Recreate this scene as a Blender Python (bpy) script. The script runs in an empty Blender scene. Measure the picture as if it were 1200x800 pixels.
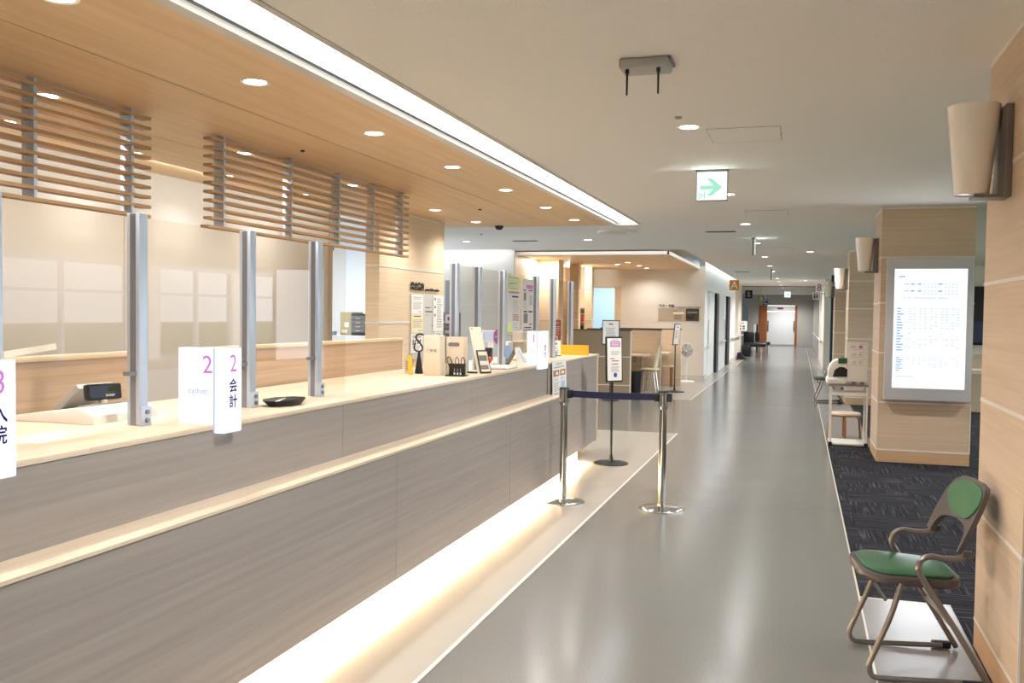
import bpy, bmesh, math, random
from mathutils import Vector, Matrix
random.seed(4)
PI = math.pi
SC = bpy.context.scene
COL = SC.collection

# ------------------------------------------------------------------ materials
def lin(h):
    h = h.lstrip('#')
    o = []
    for i in (0, 2, 4):
        c = int(h[i:i+2], 16) / 255
        o.append(c / 12.92 if c <= .04045 else ((c + .055) / 1.055) ** 2.4)
    return (*o, 1)

def new_mat(name):
    m = bpy.data.materials.new(name)
    m.use_nodes = True
    nt = m.node_tree
    return m, nt, nt.nodes['Principled BSDF']

def mat(name, c, rough=.5, metal=0, spec=.5, bump=0, bscale=60, vary=0, vscale=3, trans=0):
    m, nt, b = new_mat(name)
    b.inputs['Base Color'].default_value = lin(c)
    b.inputs['Roughness'].default_value = rough
    b.inputs['Metallic'].default_value = metal
    b.inputs['Specular IOR Level'].default_value = spec
    tc = nt.nodes.new('ShaderNodeTexCoord')
    if vary:
        n = nt.nodes.new('ShaderNodeTexNoise'); n.inputs['Scale'].default_value = vscale
        n.inputs['Detail'].default_value = 6
        nt.links.new(tc.outputs['Object'], n.inputs['Vector'])
        r = nt.nodes.new('ShaderNodeMapRange')
        r.inputs['To Min'].default_value = 1 - vary; r.inputs['To Max'].default_value = 1 + vary
        nt.links.new(n.outputs['Fac'], r.inputs['Value'])
        h = nt.nodes.new('ShaderNodeHueSaturation'); h.inputs['Color'].default_value = lin(c)
        nt.links.new(r.outputs['Result'], h.inputs['Value'])
        nt.links.new(h.outputs['Color'], b.inputs['Base Color'])
    if bump:
        n = nt.nodes.new('ShaderNodeTexNoise'); n.inputs['Scale'].default_value = bscale
        n.inputs['Detail'].default_value = 3
        nt.links.new(tc.outputs['Object'], n.inputs['Vector'])
        bp = nt.nodes.new('ShaderNodeBump'); bp.inputs['Strength'].default_value = bump
        bp.inputs['Distance'].default_value = .01
        nt.links.new(n.outputs['Fac'], bp.inputs['Height'])
        nt.links.new(bp.outputs['Normal'], b.inputs['Normal'])
    return m

def wood(name, c1, c2, scale, rough=.45, spec=.4):
    m, nt, b = new_mat(name)
    tc = nt.nodes.new('ShaderNodeTexCoord')
    mp = nt.nodes.new('ShaderNodeMapping'); mp.inputs['Scale'].default_value = scale
    nt.links.new(tc.outputs['Object'], mp.inputs['Vector'])
    n = nt.nodes.new('ShaderNodeTexNoise'); n.inputs['Scale'].default_value = 1
    n.inputs['Detail'].default_value = 8; n.inputs['Roughness'].default_value = .62
    n.inputs['Distortion'].default_value = .35
    nt.links.new(mp.outputs['Vector'], n.inputs['Vector'])
    cr = nt.nodes.new('ShaderNodeValToRGB')
    cr.color_ramp.elements[0].position = .33; cr.color_ramp.elements[0].color = lin(c2)
    cr.color_ramp.elements[1].position = .66; cr.color_ramp.elements[1].color = lin(c1)
    nt.links.new(n.outputs['Fac'], cr.inputs['Fac'])
    nt.links.new(cr.outputs['Color'], b.inputs['Base Color'])
    b.inputs['Roughness'].default_value = rough
    b.inputs['Specular IOR Level'].default_value = spec
    return m

def emit(name, c, s):
    m = bpy.data.materials.new(name); m.use_nodes = True
    nt = m.node_tree
    nt.nodes.remove(nt.nodes['Principled BSDF'])
    e = nt.nodes.new('ShaderNodeEmission'); e.inputs['Color'].default_value = lin(c); e.inputs['Strength'].default_value = s
    nt.links.new(e.outputs['Emission'], nt.nodes['Material Output'].inputs['Surface'])
    return m

def pane_mat(name, tint, refl=1.0):
    m = bpy.data.materials.new(name); m.use_nodes = True
    nt = m.node_tree
    nt.nodes.remove(nt.nodes['Principled BSDF'])
    t = nt.nodes.new('ShaderNodeBsdfTransparent'); t.inputs['Color'].default_value = lin(tint)
    g = nt.nodes.new('ShaderNodeBsdfGlossy'); g.inputs['Roughness'].default_value = .01
    fr = nt.nodes.new('ShaderNodeFresnel'); fr.inputs['IOR'].default_value = 1.38
    mu = nt.nodes.new('ShaderNodeMath'); mu.operation = 'MULTIPLY'; mu.inputs[1].default_value = refl
    ge = nt.nodes.new('ShaderNodeNewGeometry')
    sb = nt.nodes.new('ShaderNodeMath'); sb.operation = 'SUBTRACT'; sb.inputs[0].default_value = refl
    nt.links.new(ge.outputs['Backfacing'], sb.inputs[1]); sb.use_clamp = True
    nt.links.new(sb.outputs[0], mu.inputs[1])
    nt.links.new(fr.outputs['Fac'], mu.inputs[0])
    mx = nt.nodes.new('ShaderNodeMixShader')
    nt.links.new(mu.outputs[0], mx.inputs['Fac'])
    nt.links.new(t.outputs[0], mx.inputs[1]); nt.links.new(g.outputs[0], mx.inputs[2])
    nt.links.new(mx.outputs[0], nt.nodes['Material Output'].inputs['Surface'])
    return m

def floor_mat():
    m, nt, b = new_mat('vinyl_floor')
    tc = nt.nodes.new('ShaderNodeTexCoord')
    n = nt.nodes.new('ShaderNodeTexNoise'); n.inputs['Scale'].default_value = 160; n.inputs['Detail'].default_value = 2
    n2 = nt.nodes.new('ShaderNodeTexNoise'); n2.inputs['Scale'].default_value = 1.1; n2.inputs['Detail'].default_value = 5
    nt.links.new(tc.outputs['Object'], n.inputs['Vector']); nt.links.new(tc.outputs['Object'], n2.inputs['Vector'])
    cr = nt.nodes.new('ShaderNodeValToRGB')
    cr.color_ramp.elements[0].position = .3; cr.color_ramp.elements[0].color = lin('#6f6e6a')
    cr.color_ramp.elements[1].position = .7; cr.color_ramp.elements[1].color = lin('#7f7e7a')
    nt.links.new(n.outputs['Fac'], cr.inputs['Fac'])
    nt.links.new(cr.outputs['Color'], b.inputs['Base Color'])
    r = nt.nodes.new('ShaderNodeMapRange'); r.inputs['To Min'].default_value = .15; r.inputs['To Max'].default_value = .22
    nt.links.new(n2.outputs['Fac'], r.inputs['Value']); nt.links.new(r.outputs['Result'], b.inputs['Roughness'])
    b.inputs['Specular IOR Level'].default_value = .6
    bp = nt.nodes.new('ShaderNodeBump'); bp.inputs['Strength'].default_value = .02; bp.inputs['Distance'].default_value = .01
    n3 = nt.nodes.new('ShaderNodeTexNoise'); n3.inputs['Scale'].default_value = 9
    nt.links.new(tc.outputs['Object'], n3.inputs['Vector']); nt.links.new(n3.outputs['Fac'], bp.inputs['Height'])
    nt.links.new(bp.outputs['Normal'], b.inputs['Normal'])
    return m

def carpet_mat():
    m, nt, b = new_mat('carpet_tiles')
    tc = nt.nodes.new('ShaderNodeTexCoord')
    sep = nt.nodes.new('ShaderNodeMapping'); sep.inputs['Scale'].default_value = (2, 2, 2)
    ck = nt.nodes.new('ShaderNodeTexChecker'); ck.inputs['Scale'].default_value = 1
    nt.links.new(tc.outputs['Object'], sep.inputs['Vector']); nt.links.new(sep.outputs['Vector'], ck.inputs['Vector'])
    fs = []
    for s in ((2.4, 75, 1), (75, 2.4, 1)):
        mp = nt.nodes.new('ShaderNodeMapping'); mp.inputs['Scale'].default_value = s
        nt.links.new(tc.outputs['Object'], mp.inputs['Vector'])
        n = nt.nodes.new('ShaderNodeTexNoise'); n.inputs['Scale'].default_value = 1; n.inputs['Detail'].default_value = 2
        nt.links.new(mp.outputs['Vector'], n.inputs['Vector']); fs.append(n)
    mx = nt.nodes.new('ShaderNodeMix'); mx.data_type = 'FLOAT'
    nt.links.new(ck.outputs['Fac'], mx.inputs[0]); nt.links.new(fs[0].outputs['Fac'], mx.inputs[2]); nt.links.new(fs[1].outputs['Fac'], mx.inputs[3])
    cr = nt.nodes.new('ShaderNodeValToRGB')
    e = cr.color_ramp.elements
    e[0].position = .38; e[0].color = lin('#1d1d22'); e[1].position = .72; e[1].color = lin('#5b575a')
    k = cr.color_ramp.elements.new(.56); k.color = lin('#2c2b31')
    nt.links.new(mx.outputs[0], cr.inputs['Fac']); nt.links.new(cr.outputs['Color'], b.inputs['Base Color'])
    b.inputs['Roughness'].default_value = .95; b.inputs['Specular IOR Level'].default_value = .1
    return m

M = dict(
    ceil=mat('ceiling_paint', '#f1ede8', .9, bump=.7, bscale=130, spec=.1),
    wall=mat('beige_wall_paint', '#c6c1b9', .8, bump=.08, bscale=120, spec=.2),
    cream=mat('cream_wall_paint', '#e6dfd4', .8, bump=.05, bscale=120, spec=.2),
    white=mat('white_wall_paint', '#eceef0', .8, spec=.2),
    grey=mat('grey_wall_paint', '#b9b6b0', .8, spec=.2),
    dgrey=mat('dark_grey_panel', '#77746f', .7),
    soffit=wood('soffit_wood', '#eecea2', '#e1be91', (16, .5, 16), .5, .3),
    counter=wood('grey_ash_laminate', '#a39b95', '#958d88', (8, .7, 34), .42),
    ctop=wood('pale_ash_countertop', '#e6d6c0', '#d8c3a7', (30, .6, 30), .3),
    pillar=wood('pale_maple_laminate', '#d2bca4', '#c6ad91', (1.1, 1.1, 55), .45),
    pillar_d=wood('maple_skirting', '#c9a782', '#bb9771', (1.1, 1.1, 55), .45),
    info=wood('warm_maple_panel', '#e6d2b6', '#dac2a2', (1.5, 1.5, 70), .5),
    back=wood('tan_ash_laminate', '#bfa78e', '#aa9178', (8, .8, 40), .45),
    booth=mat('taupe_booth_laminate', '#a08e74', .6, vary=.04, vscale=40),
    door_wood=wood('door_frame_wood', '#a8663c', '#965730', (30, 30, .8), .45),
    floor=floor_mat(), carpet=carpet_mat(),
    strip=mat('ivory_vinyl', '#aca69d', .24, spec=.55, vary=.04, vscale=5),
    strip_pale=mat('pale_grey_vinyl', '#8e8a88', .24, spec=.55, vary=.05, vscale=4),
    strip_edge=mat('floor_joint_strip', '#dad3c8', .3),
    trim=mat('silver_trim', '#e9e2d8', .35, .2),
    alu=mat('anodised_aluminium', '#c0ccdc', .38, .3),
    alud=mat('dark_aluminium', '#85858c', .4, .3),
    slat=wood('brown_slat_wood', '#c4a078', '#ab8760', (20, .8, 20), .5),
    bezel=mat('silver_bezel', '#c6c4c5', .4, .05),
    steel=mat('brushed_steel', '#b8b6b2', .17, 1),
    chrome=mat('chrome', '#d8d8d6', .1, 1),
    black=mat('black_plastic', '#151517', .45),
    rubber=mat('black_rubber', '#0e0e10', .8),
    navy=mat('navy_webbing', '#15173c', .75),
    bronze=mat('bronze_grey_tube', '#847d79', .32, .7),
    shell=mat('dark_brown_shell', '#4a4140', .42),
    green=mat('green_vinyl', '#305e3c', .32, spec=.5),
    green2=mat('green_fabric', '#34653f', .6),
    plate=mat('grey_metal_plate', '#77706b', .42, .5),
    shade=mat('opal_glass_shade', '#faf4ea', .25, spec=.6),
    paper=mat('white_paper', '#f2efe9', .8),
    greyp=mat('grey_paper', '#cfcbc6', .8),
    yellowp=mat('cream_paper', '#f3e6b9', .8),
    ink=mat('dark_grey_ink', '#5a5757', .8),
    lightink=mat('pale_grey_ink', '#b3afae', .8),
    black_ink=mat('black_ink', '#161414', .7),
    purple_ink=mat('purple_ink', '#8f3f86', .7),
    red_ink=mat('dark_red_ink', '#a33a4a', .7),
    magenta_ink=mat('magenta_ink', '#c06fb0', .7),
    blue_ink=mat('blue_ink', '#2f55a8', .7),
    lblue=mat('pale_blue_print', '#b6c6e2', .8),
    brownp=mat('brown_print', '#b5835e', .8),
    limep=mat('lime_print', '#dbe38a', .8),
    maroon=mat('maroon_print', '#93403f', .7),
    register=mat('ivory_plastic', '#e9e4da', .4),
    registerd=mat('greige_plastic', '#a29d94', .45),
    lcd=mat('dark_lcd', '#1d2632', .12, spec=.7),
    yellow=mat('yellow_board', '#f3bd35', .5),
    purple=mat('purple_disc', '#9b4aa3', .5),
    bluep=mat('blue_plastic', '#7fa3cc', .35),
    redp=mat('red_plastic', '#c23a30', .4),
    beigeb=mat('beige_board', '#e6d8c2', .6),
    chairw=mat('cream_chair_shell', '#efe5c6', .4),
    stoolw=wood('brown_bentwood', '#a2683a', '#8a532b', (40, 40, 3), .4),
    fanw=mat('white_plastic', '#efeeea', .35),
    orange=mat('orange_sign', '#d98c1e', .5),
    signg=mat('green_sign', '#87a63a', .5),
    signb=mat('blue_sign', '#2a5f9e', .5),
    dblue=mat('dark_blue_panel', '#1d2a4c', .4),
    dkbrown=mat('dark_brown_board', '#4a4036', .6),
    taupe=mat('taupe_board', '#b9a88f', .6),
    grille=mat('grey_fan_blade', '#a4a7ac', .4),
    tabletframe=mat('black_frame', '#1c1c1e', .35),
    lawn=mat('lawn_grass', '#6f9a4f', .9, bump=.5, bscale=30, vary=.3, vscale=20),
    render_wall=mat('pale_outer_wall', '#d8d8d4', .8),
    leaf=mat('leaf_green', '#4f7f3e', .5),
    folder=mat('buff_card', '#b9ab84', .7),
    apgrey=mat('grey_unit_plastic', '#a5a3a1', .5),
    glass=pane_mat('acrylic_pane', '#fbf8f4', 1.0),
    glassd=pane_mat('door_glass', '#e4f0f6', 1.0),
    cover=emit('cove_diffuser', '#fdfdff', 1.9),
    cover2=emit('wall_wash_diffuser', '#fdfdff', 7),
    plinth_led=emit('warm_led_strip', '#ffd9a0', 16),
    down=emit('downlight_lens', '#fff4e4', 7),
    sign_lit=emit('lit_sign_panel', '#f6f8ff', .58),
    sign_lit2=emit('lit_sign_edge', '#c9d6f2', .42),
    screen=emit('display_screen', '#f4f8ff', .56),
    screen_ink=emit('display_print', '#c9dff4', .5),
    screen_ink2=emit('display_heading', '#9dbbe8', .46),
    screen_line=emit('display_rule', '#dfeaf4', .52),
    exitp=emit('lit_exit_panel', '#f8fff9', .62),
    exitg=emit('lit_exit_green', '#a9ebcb', .5),
    lit_mag=emit('lit_magenta', '#e98be6', .42),
    lit_navy=emit('lit_navy', '#27227a', .3),
    lit_pale=emit('lit_pale_blue', '#a9bde2', .45),
    led_green=emit('green_digits', '#5c7a35', .2),
    crt=emit('monitor_glow', '#cfdaf3', .45),
    skyglow=emit('window_sky', '#e4f0fb', 1.0),
)

# ------------------------------------------------------------------ mesh builder
_txt = {}
class MB:
    def __init__(s):
        s.bm = bmesh.new(); s.mats = []
        s.o = Vector(); s.u = Vector((1, 0, 0)); s.v = Vector((0, 0, 1))
    def mi(s, m):
        if isinstance(m, str): m = M[m]
        if m not in s.mats: s.mats.append(m)
        return s.mats.index(m)
    def face(s, vs, m):
        f = s.bm.faces.new(vs); f.material_index = s.mi(m); return f
    def verts(s, pts): return [s.bm.verts.new(p) for p in pts]
    def box(s, x0, x1, y0, y1, z0, z1, m, bev=0, seg=2):
        v = s.verts([(x, y, z) for z in (z0, z1) for y in (y0, y1) for x in (x0, x1)])
        fs = [s.face([v[i] for i in q], m) for q in ((0,2,3,1),(4,5,7,6),(0,1,5,4),(2,6,7,3),(0,4,6,2),(1,3,7,5))]
        if bev:
            es = list({e for f in fs for e in f.edges})
            r = bmesh.ops.bevel(s.bm, geom=es, offset=bev, segments=seg, affect='EDGES', profile=.5)
            k = s.mi(m)
            for f in r['faces']: f.material_index = k
        return s
    def obox(s, c, ax, ay, az, m, bev=0):
        # box with centre c and half-axis vectors
        c, ax, ay, az = map(Vector, (c, ax, ay, az))
        v = s.verts([c + a*ax + b*ay + d*az for d in (-1, 1) for b in (-1, 1) for a in (-1, 1)])
        fs = [s.face([v[i] for i in q], m) for q in ((0,2,3,1),(4,5,7,6),(0,1,5,4),(2,6,7,3),(0,4,6,2),(1,3,7,5))]
        if bev:
            es = list({e for f in fs for e in f.edges})
            r = bmesh.ops.bevel(s.bm, geom=es, offset=bev, segments=2, affect='EDGES', profile=.5)
            k = s.mi(m)
            for f in r['faces']: f.material_index = k
        return s
    def prism(s, pts, d, m, bev=0):
        d = Vector(d); a = [Vector(p) for p in pts]
        v0 = s.verts(a); v1 = s.verts([p + d for p in a]); n = len(a)
        fs = [s.face(v0[::-1], m), s.face(v1, m)]
        for i in range(n): fs.append(s.face([v0[i], v0[(i+1) % n], v1[(i+1) % n], v1[i]], m))
        if bev:
            es = list(set(fs[0].edges) | set(fs[1].edges))
            r = bmesh.ops.bevel(s.bm, geom=es, offset=bev, segments=2, affect='EDGES', profile=.5)
            k = s.mi(m)
            for f in r['faces']: f.material_index = k
        return s
    def ring(s, c, ax, ay, r, n): return s.verts([c + r*(math.cos(2*PI*i/n)*ax + math.sin(2*PI*i/n)*ay) for i in range(n)])
    def cyl(s, p0, p1, r0, m, r1=None, n=16, cap=True):
        p0, p1 = Vector(p0), Vector(p1); r1 = r0 if r1 is None else r1
        d = (p1 - p0).normalized(); a = d.orthogonal().normalized(); b = d.cross(a)
        A = s.ring(p0, a, b, r0, n); B = s.ring(p1, a, b, r1, n)
        for i in range(n): s.face([A[i], A[(i+1) % n], B[(i+1) % n], B[i]], m)
        if cap: s.face(A[::-1], m); s.face(B, m)
        return s
    def lathe(s, prof, c, m, n=28, closed=False):
        c = Vector(c); rs = []
        for r, z in prof:
            if r < 1e-6: rs.append([s.bm.verts.new(c + Vector((0, 0, z)))])
            else: rs.append(s.ring(c + Vector((0, 0, z)), Vector((1, 0, 0)), Vector((0, 1, 0)), r, n))
        pr = list(zip(rs, rs[1:])) + ([(rs[-1], rs[0])] if closed else [])
        for A, B in pr:
            for i in range(n):
                j = (i + 1) % n
                if len(A) == 1 and len(B) == 1: continue
                if len(A) == 1: s.face([A[0], B[j], B[i]], m)
                elif len(B) == 1: s.face([A[i], A[j], B[0]], m)
                else: s.face([A[i], A[j], B[j], B[i]], m)
        return s
    def tube(s, pts, r, m, n=10, fillet=0, closed=False):
        p = [Vector(q) for q in pts]
        if fillet:
            o = [] if closed else [p[0]]
            rng = range(len(p)) if closed else range(1, len(p) - 1)
            for i in rng:
                a, b, c = p[i-1], p[i], p[(i+1) % len(p)]
                k = min(fillet, (a-b).length*.48, (c-b).length*.48)
                s0, s1 = b + (a-b).normalized()*k, b + (c-b).normalized()*k
                for t in (0, .25, .5, .75, 1): o.append((1-t)**2*s0 + 2*t*(1-t)*b + t*t*s1)
            if not closed: o.append(p[-1])
            p = o
        N = len(p); prev = None; rings = []
        for i in range(N):
            if closed: t = (p[(i+1) % N] - p[i-1]).normalized()
            else: t = (p[min(i+1, N-1)] - p[max(i-1, 0)]).normalized()
            a = t.orthogonal().normalized() if prev is None else (prev - t*prev.dot(t)).normalized()
            prev = a; rings.append(s.ring(p[i], a, t.cross(a), r, n))
        for i in range(N if closed else N-1):
            A, B = rings[i], rings[(i+1) % N]
            off = 0
            if closed and i == N-1:
                off = min(range(n), key=lambda k: (A[0].co - B[k].co).length)
            for k in range(n): s.face([A[k], A[(k+1) % n], B[(k+1+off) % n], B[(k+off) % n]], m)
        if not closed: s.face(rings[0][::-1], m); s.face(rings[-1], m)
        return s
    # a flat printed surface: plane with origin o, axes u (right) and v (up)
    def plane(s, o, u, v):
        s.o, s.u, s.v = Vector(o), Vector(u).normalized(), Vector(v).normalized(); return s
    def pt(s, a, b, off=0): return s.o + a*s.u + b*s.v + off*s.u.cross(s.v)
    def rect(s, a0, a1, b0, b1, m, off=.0006):
        s.face(s.verts([s.pt(a0, b0, off), s.pt(a1, b0, off), s.pt(a1, b1, off), s.pt(a0, b1, off)]), m); return s
    def poly(s, ps, m, off=.0008):
        s.face(s.verts([s.pt(a, b, off) for a, b in ps]), m); return s
    def disc(s, a, b, r, m, off=.0008, n=20): return s.poly([(a + r*math.cos(2*PI*i/n), b + r*math.sin(2*PI*i/n)) for i in range(n)], m, off)
    def text(s, body, a, b, size, m, width=None, off=.0012, align='CENTER', vert=False, bold=0):
        # size = height of the line; a, b = middle of the text
        if vert:
            for i, ch in enumerate(body): s.text(ch, a, b - i*size*1.12, size, m, None, off, 'CENTER', False, bold)
            return s
        key = (body, bold)
        if key not in _txt:
            cu = bpy.data.curves.new('lettering', 'FONT'); cu.body = body; cu.align_x = 'LEFT'; cu.resolution_u = 3
            cu.offset = bold
            ob = bpy.data.objects.new('lettering', cu); COL.objects.link(ob)
            dg = bpy.context.evaluated_depsgraph_get(); dg.update()
            me = bpy.data.meshes.new_from_object(ob.evaluated_get(dg))
            vs = [v.co.copy() for v in me.vertices]; fs = [tuple(f.vertices) for f in me.polygons]
            bpy.data.objects.remove(ob); bpy.data.curves.remove(cu); bpy.data.meshes.remove(me)
            _txt[key] = (vs, fs)
        vs, fs = _txt[key]
        if not vs: return s
        x0, x1 = min(v.x for v in vs), max(v.x for v in vs); y0, y1 = min(v.y for v in vs), max(v.y for v in vs)
        ky = size/(y1-y0); kx = ky if width is None else width/(x1-x0)
        ox = {'CENTER': -(x0+x1)/2, 'LEFT': -x0, 'RIGHT': -x1}[align]
        bv = [s.bm.verts.new(s.pt(a + (v.x+ox)*kx, b + (v.y-(y0+y1)/2)*ky, off)) for v in vs]
        k = s.mi(m)
        for f in fs:
            try: q = s.bm.faces.new([bv[i] for i in f]); q.material_index = k
            except ValueError: pass
        return s
    def lines(s, a0, a1, b1, b0, n, m, fill=.45, ragged=.3, off=.0006):
        h = (b1-b0)/n
        for i in range(n):
            y = b1 - (i+.5)*h
            s.rect(a0, a1 - random.random()*ragged*(a1-a0), y - h*fill/2, y + h*fill/2, m, off)
        return s
    def sheet(s, w, h, m, th=.002):
        # a paper lying in the current plane, lower-left at (0,0)
        c = s.pt(w/2, h/2, -th/2); nn = s.u.cross(s.v)
        s.obox(c, s.u*w/2, s.v*h/2, nn*th/2, m); return s
    def build(s, name, parent=None, smooth=35):
        bmesh.ops.recalc_face_normals(s.bm, faces=s.bm.faces) if getattr(s, 'fix', True) else None
        me = bpy.data.meshes.new(name); s.bm.to_mesh(me); s.bm.free()
        for m in s.mats: me.materials.append(m)
        ob = bpy.data.objects.new(name, me); COL.objects.link(ob)
        if smooth:
            for p in me.polygons: p.use_smooth = True
            me.set_sharp_from_angle(angle=math.radians(smooth))
        if parent is not None:
            ob.parent = parent
            r = parent
            while r.parent: r = r.parent
            me.transform(Matrix.Translation(r.location).inverted())
        else:
            xs = [v.co for v in me.vertices]
            lo = Vector([min(c[i] for c in xs) for i in range(3)]); hi = Vector([max(c[i] for c in xs) for i in range(3)])
            base = Vector(((lo.x+hi.x)/2, (lo.y+hi.y)/2, lo.z))
            me.transform(Matrix.Translation(-base)); ob.location = base
        return ob

def tag(o, label, cat, group=None, kind=None):
    o['label'] = label; o['category'] = cat
    if group: o['group'] = group
    if kind: o['kind'] = kind
    return o
def thing(name, loc, label, cat, group=None):
    o = bpy.data.objects.new(name, None); COL.objects.link(o); o.location = loc; o.empty_display_size = .1
    return tag(o, label, cat, group)
def struct(name, mb, smooth=35, parent=None):
    o = mb.build(name, parent, smooth)
    if parent is None: o['kind'] = 'structure'
    return o
def dup(root, loc=None, rotz=None, **kw):
    r = root.copy(); COL.objects.link(r)
    if loc is not None: r.location = loc
    if rotz is not None: r.rotation_euler = (0, 0, rotz)
    for k, v in kw.items(): r[k] = v
    for ch in list(root.children):
        c = ch.copy(); COL.objects.link(c); c.parent = r
        for g in list(ch.children):
            d = g.copy(); COL.objects.link(d); d.parent = c
    return r
def B(*a, **k): return MB().box(*a, **k)
def lamp(kind, name, loc, energy, color, parent=None, rot=(0, 0, 0), **kw):
    l = bpy.data.lights.new(name, kind); l.energy = energy; l.color = color
    for k, v in kw.items(): setattr(l, k, v)
    o = bpy.data.objects.new(name, l); COL.objects.link(o)
    o.location = loc; o.rotation_euler = rot
    if parent:
        o.parent = parent; o.location = Vector(loc) - parent.location
    return o
ORD = 'first second third fourth fifth sixth seventh eighth ninth tenth eleventh twelfth thirteenth fourteenth'.split()

# ------------------------------------------------------------------ camera
F, YAW, PITCH, ROLL = 1089.18, -.298046, -.03608, .01299
cam_d = bpy.data.cameras.new('camera'); cam = bpy.data.objects.new('camera', cam_d); COL.objects.link(cam)
f = Vector((math.sin(YAW)*math.cos(PITCH), math.cos(YAW)*math.cos(PITCH), math.sin(PITCH)))
r = Vector((math.cos(YAW), -math.sin(YAW), 0)); u = r.cross(f)
r2 = math.cos(ROLL)*r + math.sin(ROLL)*u; u2 = -math.sin(ROLL)*r + math.cos(ROLL)*u
cam.matrix_world = Matrix((( r2.x, u2.x, -f.x, 0), (r2.y, u2.y, -f.y, 0), (r2.z, u2.z, -f.z, 1.5), (0, 0, 0, 1)))
cam_d.sensor_width = 36; cam_d.lens = F*36/1200
cam_d.shift_x = -1.86/1200; cam_d.shift_y = 6.38/1200
cam_d.clip_start = .05; cam_d.clip_end = 300
SC.camera = cam

# ================================================================== SETTING
ZC, ZS, ZS2 = 2.644, 2.63, 2.57
struct('floor', B(-9, 8.5, -7, 52, -.1, 0, 'floor'))
# ivory vinyl borders, each a thin layer welded onto the floor
m = MB().box(-2.6, -1.465, -7, 11.86, 0, .002, 'strip').box(-1.465, -1.445, -7, 11.86, 0, .0024, 'strip_edge')
struct('floor_border', m)
m = MB().box(-9, -1.84, 16.62, 34, 0, .002, 'strip').box(-1.84, -1.82, 16.62, 34, 0, .0024, 'strip_edge')
struct('floor_border', m)
m = MB().box(.345, .79, -7, 5.27, 0, .002, 'strip_pale').box(.345, .86, 11.45, 46, 0, .002, 'strip_pale').box(.335, .345, -7, 46, 0, .0024, 'strip_edge')
m.box(.345, .79, 5.27, 5.29, 0, .0026, 'strip_edge')
struct('floor_border', m)
m = MB().box(.345, 8.5, 5.29, 11.45, 0, .006, 'carpet').box(.86, 8.5, 11.45, 21, 0, .006, 'carpet').box(.79, 8.5, -7, 5.29, 0, .006, 'carpet')
struct('floor_carpet', m)

m = MB().box(-1.93, 8.5, -7, 52, ZC, 2.86, 'ceil').box(-9, -5.0, 11.64, 15.95, ZC, 2.86, 'ceil').box(-5.0, -1.93, 11.64, 16.3, ZC, 2.86, 'ceil').box(-9, -1.93, 32.4, 52, ZC, 2.86, 'ceil')
m.box(-9, -1.93, -7, 11.64, 2.86, 2.95, 'white').box(-9, -1.93, 15.9, 32.4, 2.86, 2.95, 'white')
struct('ceiling', m)
m = MB()
for x0, x1 in ((-3.028, -2.30), (-4.058, -3.037), (-5.2, -4.066)): m.box(x0, x1, -7, 11.62, ZS, ZS+.02, 'soffit')
m.box(-5.2, -2.3, -7, 11.62, ZS+.02, ZS+.04, 'black')
struct('ceiling_wood', m)
m = MB().box(-2.3, -2.235, -7, 11.62, ZS, ZS+.03, 'strip_edge').box(-2.3, -2.19, -7, 11.62, ZS+.05, ZS+.08, 'white').box(-5.2, -1.93, 11.62, 11.645, ZS-.002, ZS+.06, 'trim')
m.box(-1.965, -1.93, -7, 11.62, ZC-.006, ZC+.03, 'wall')
struct('trim_cove', m)
m = MB().box(-9, -2.25, 16.48, 21.8, ZS2, ZS2+.03, 'soffit')
struct('ceiling_wood', m)
m = MB().box(-2.25, -2.22, 16.45, 21.8, ZS2, ZS2+.06, 'cream').box(-9, -2.22, 16.45, 16.48, ZS2, ZS2+.06, 'cream')
struct('trim_cove', m)

# cove lights (long diffusers inside the ceiling slots)
t = thing('cove_light', (-2.1, 2.3, 2.7), 'long white cove light running between the wood soffit and the beige ceiling', 'cove light')
B(-2.195, -1.965, -7, 11.6, 2.655, 2.665, 'cover').build('diffuser', t); B(-2.2, -1.962, -7, 11.61, 2.665, 2.72, 'white').build('housing', t)
t = thing('cove_light', (-2.1, 24, 2.7), 'white cove light along the top of the far white corridor wall', 'cove light')
B(-2.1, -1.94, 16.35, 32.38, 2.77, 2.78, 'cover').build('diffuser', t); B(-2.1, -1.935, 16.33, 32.39, 2.78, 2.80, 'white').build('housing', t)
t = thing('cove_light', (-4, 16.4, 2.7), 'white cove light along the front edge of the far wood soffit', 'cove light')
B(-4.98, -2.12, 16.33, 16.43, 2.72, 2.73, 'cover').build('diffuser', t); B(-4.98, -2.11, 16.32, 16.44, 2.73, 2.75, 'white').build('housing', t)
t = thing('cove_light', (-7, 16.2, 2.6), 'white cove light washing down the top of the grey office wall', 'cove light')
B(-9, -5.02, 15.97, 16.08, 2.70, 2.71, 'cover2').build('diffuser', t)
B(-9, -5.02, 15.96, 16.09, 2.71, 2.72, 'white').build('housing', t)

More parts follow.
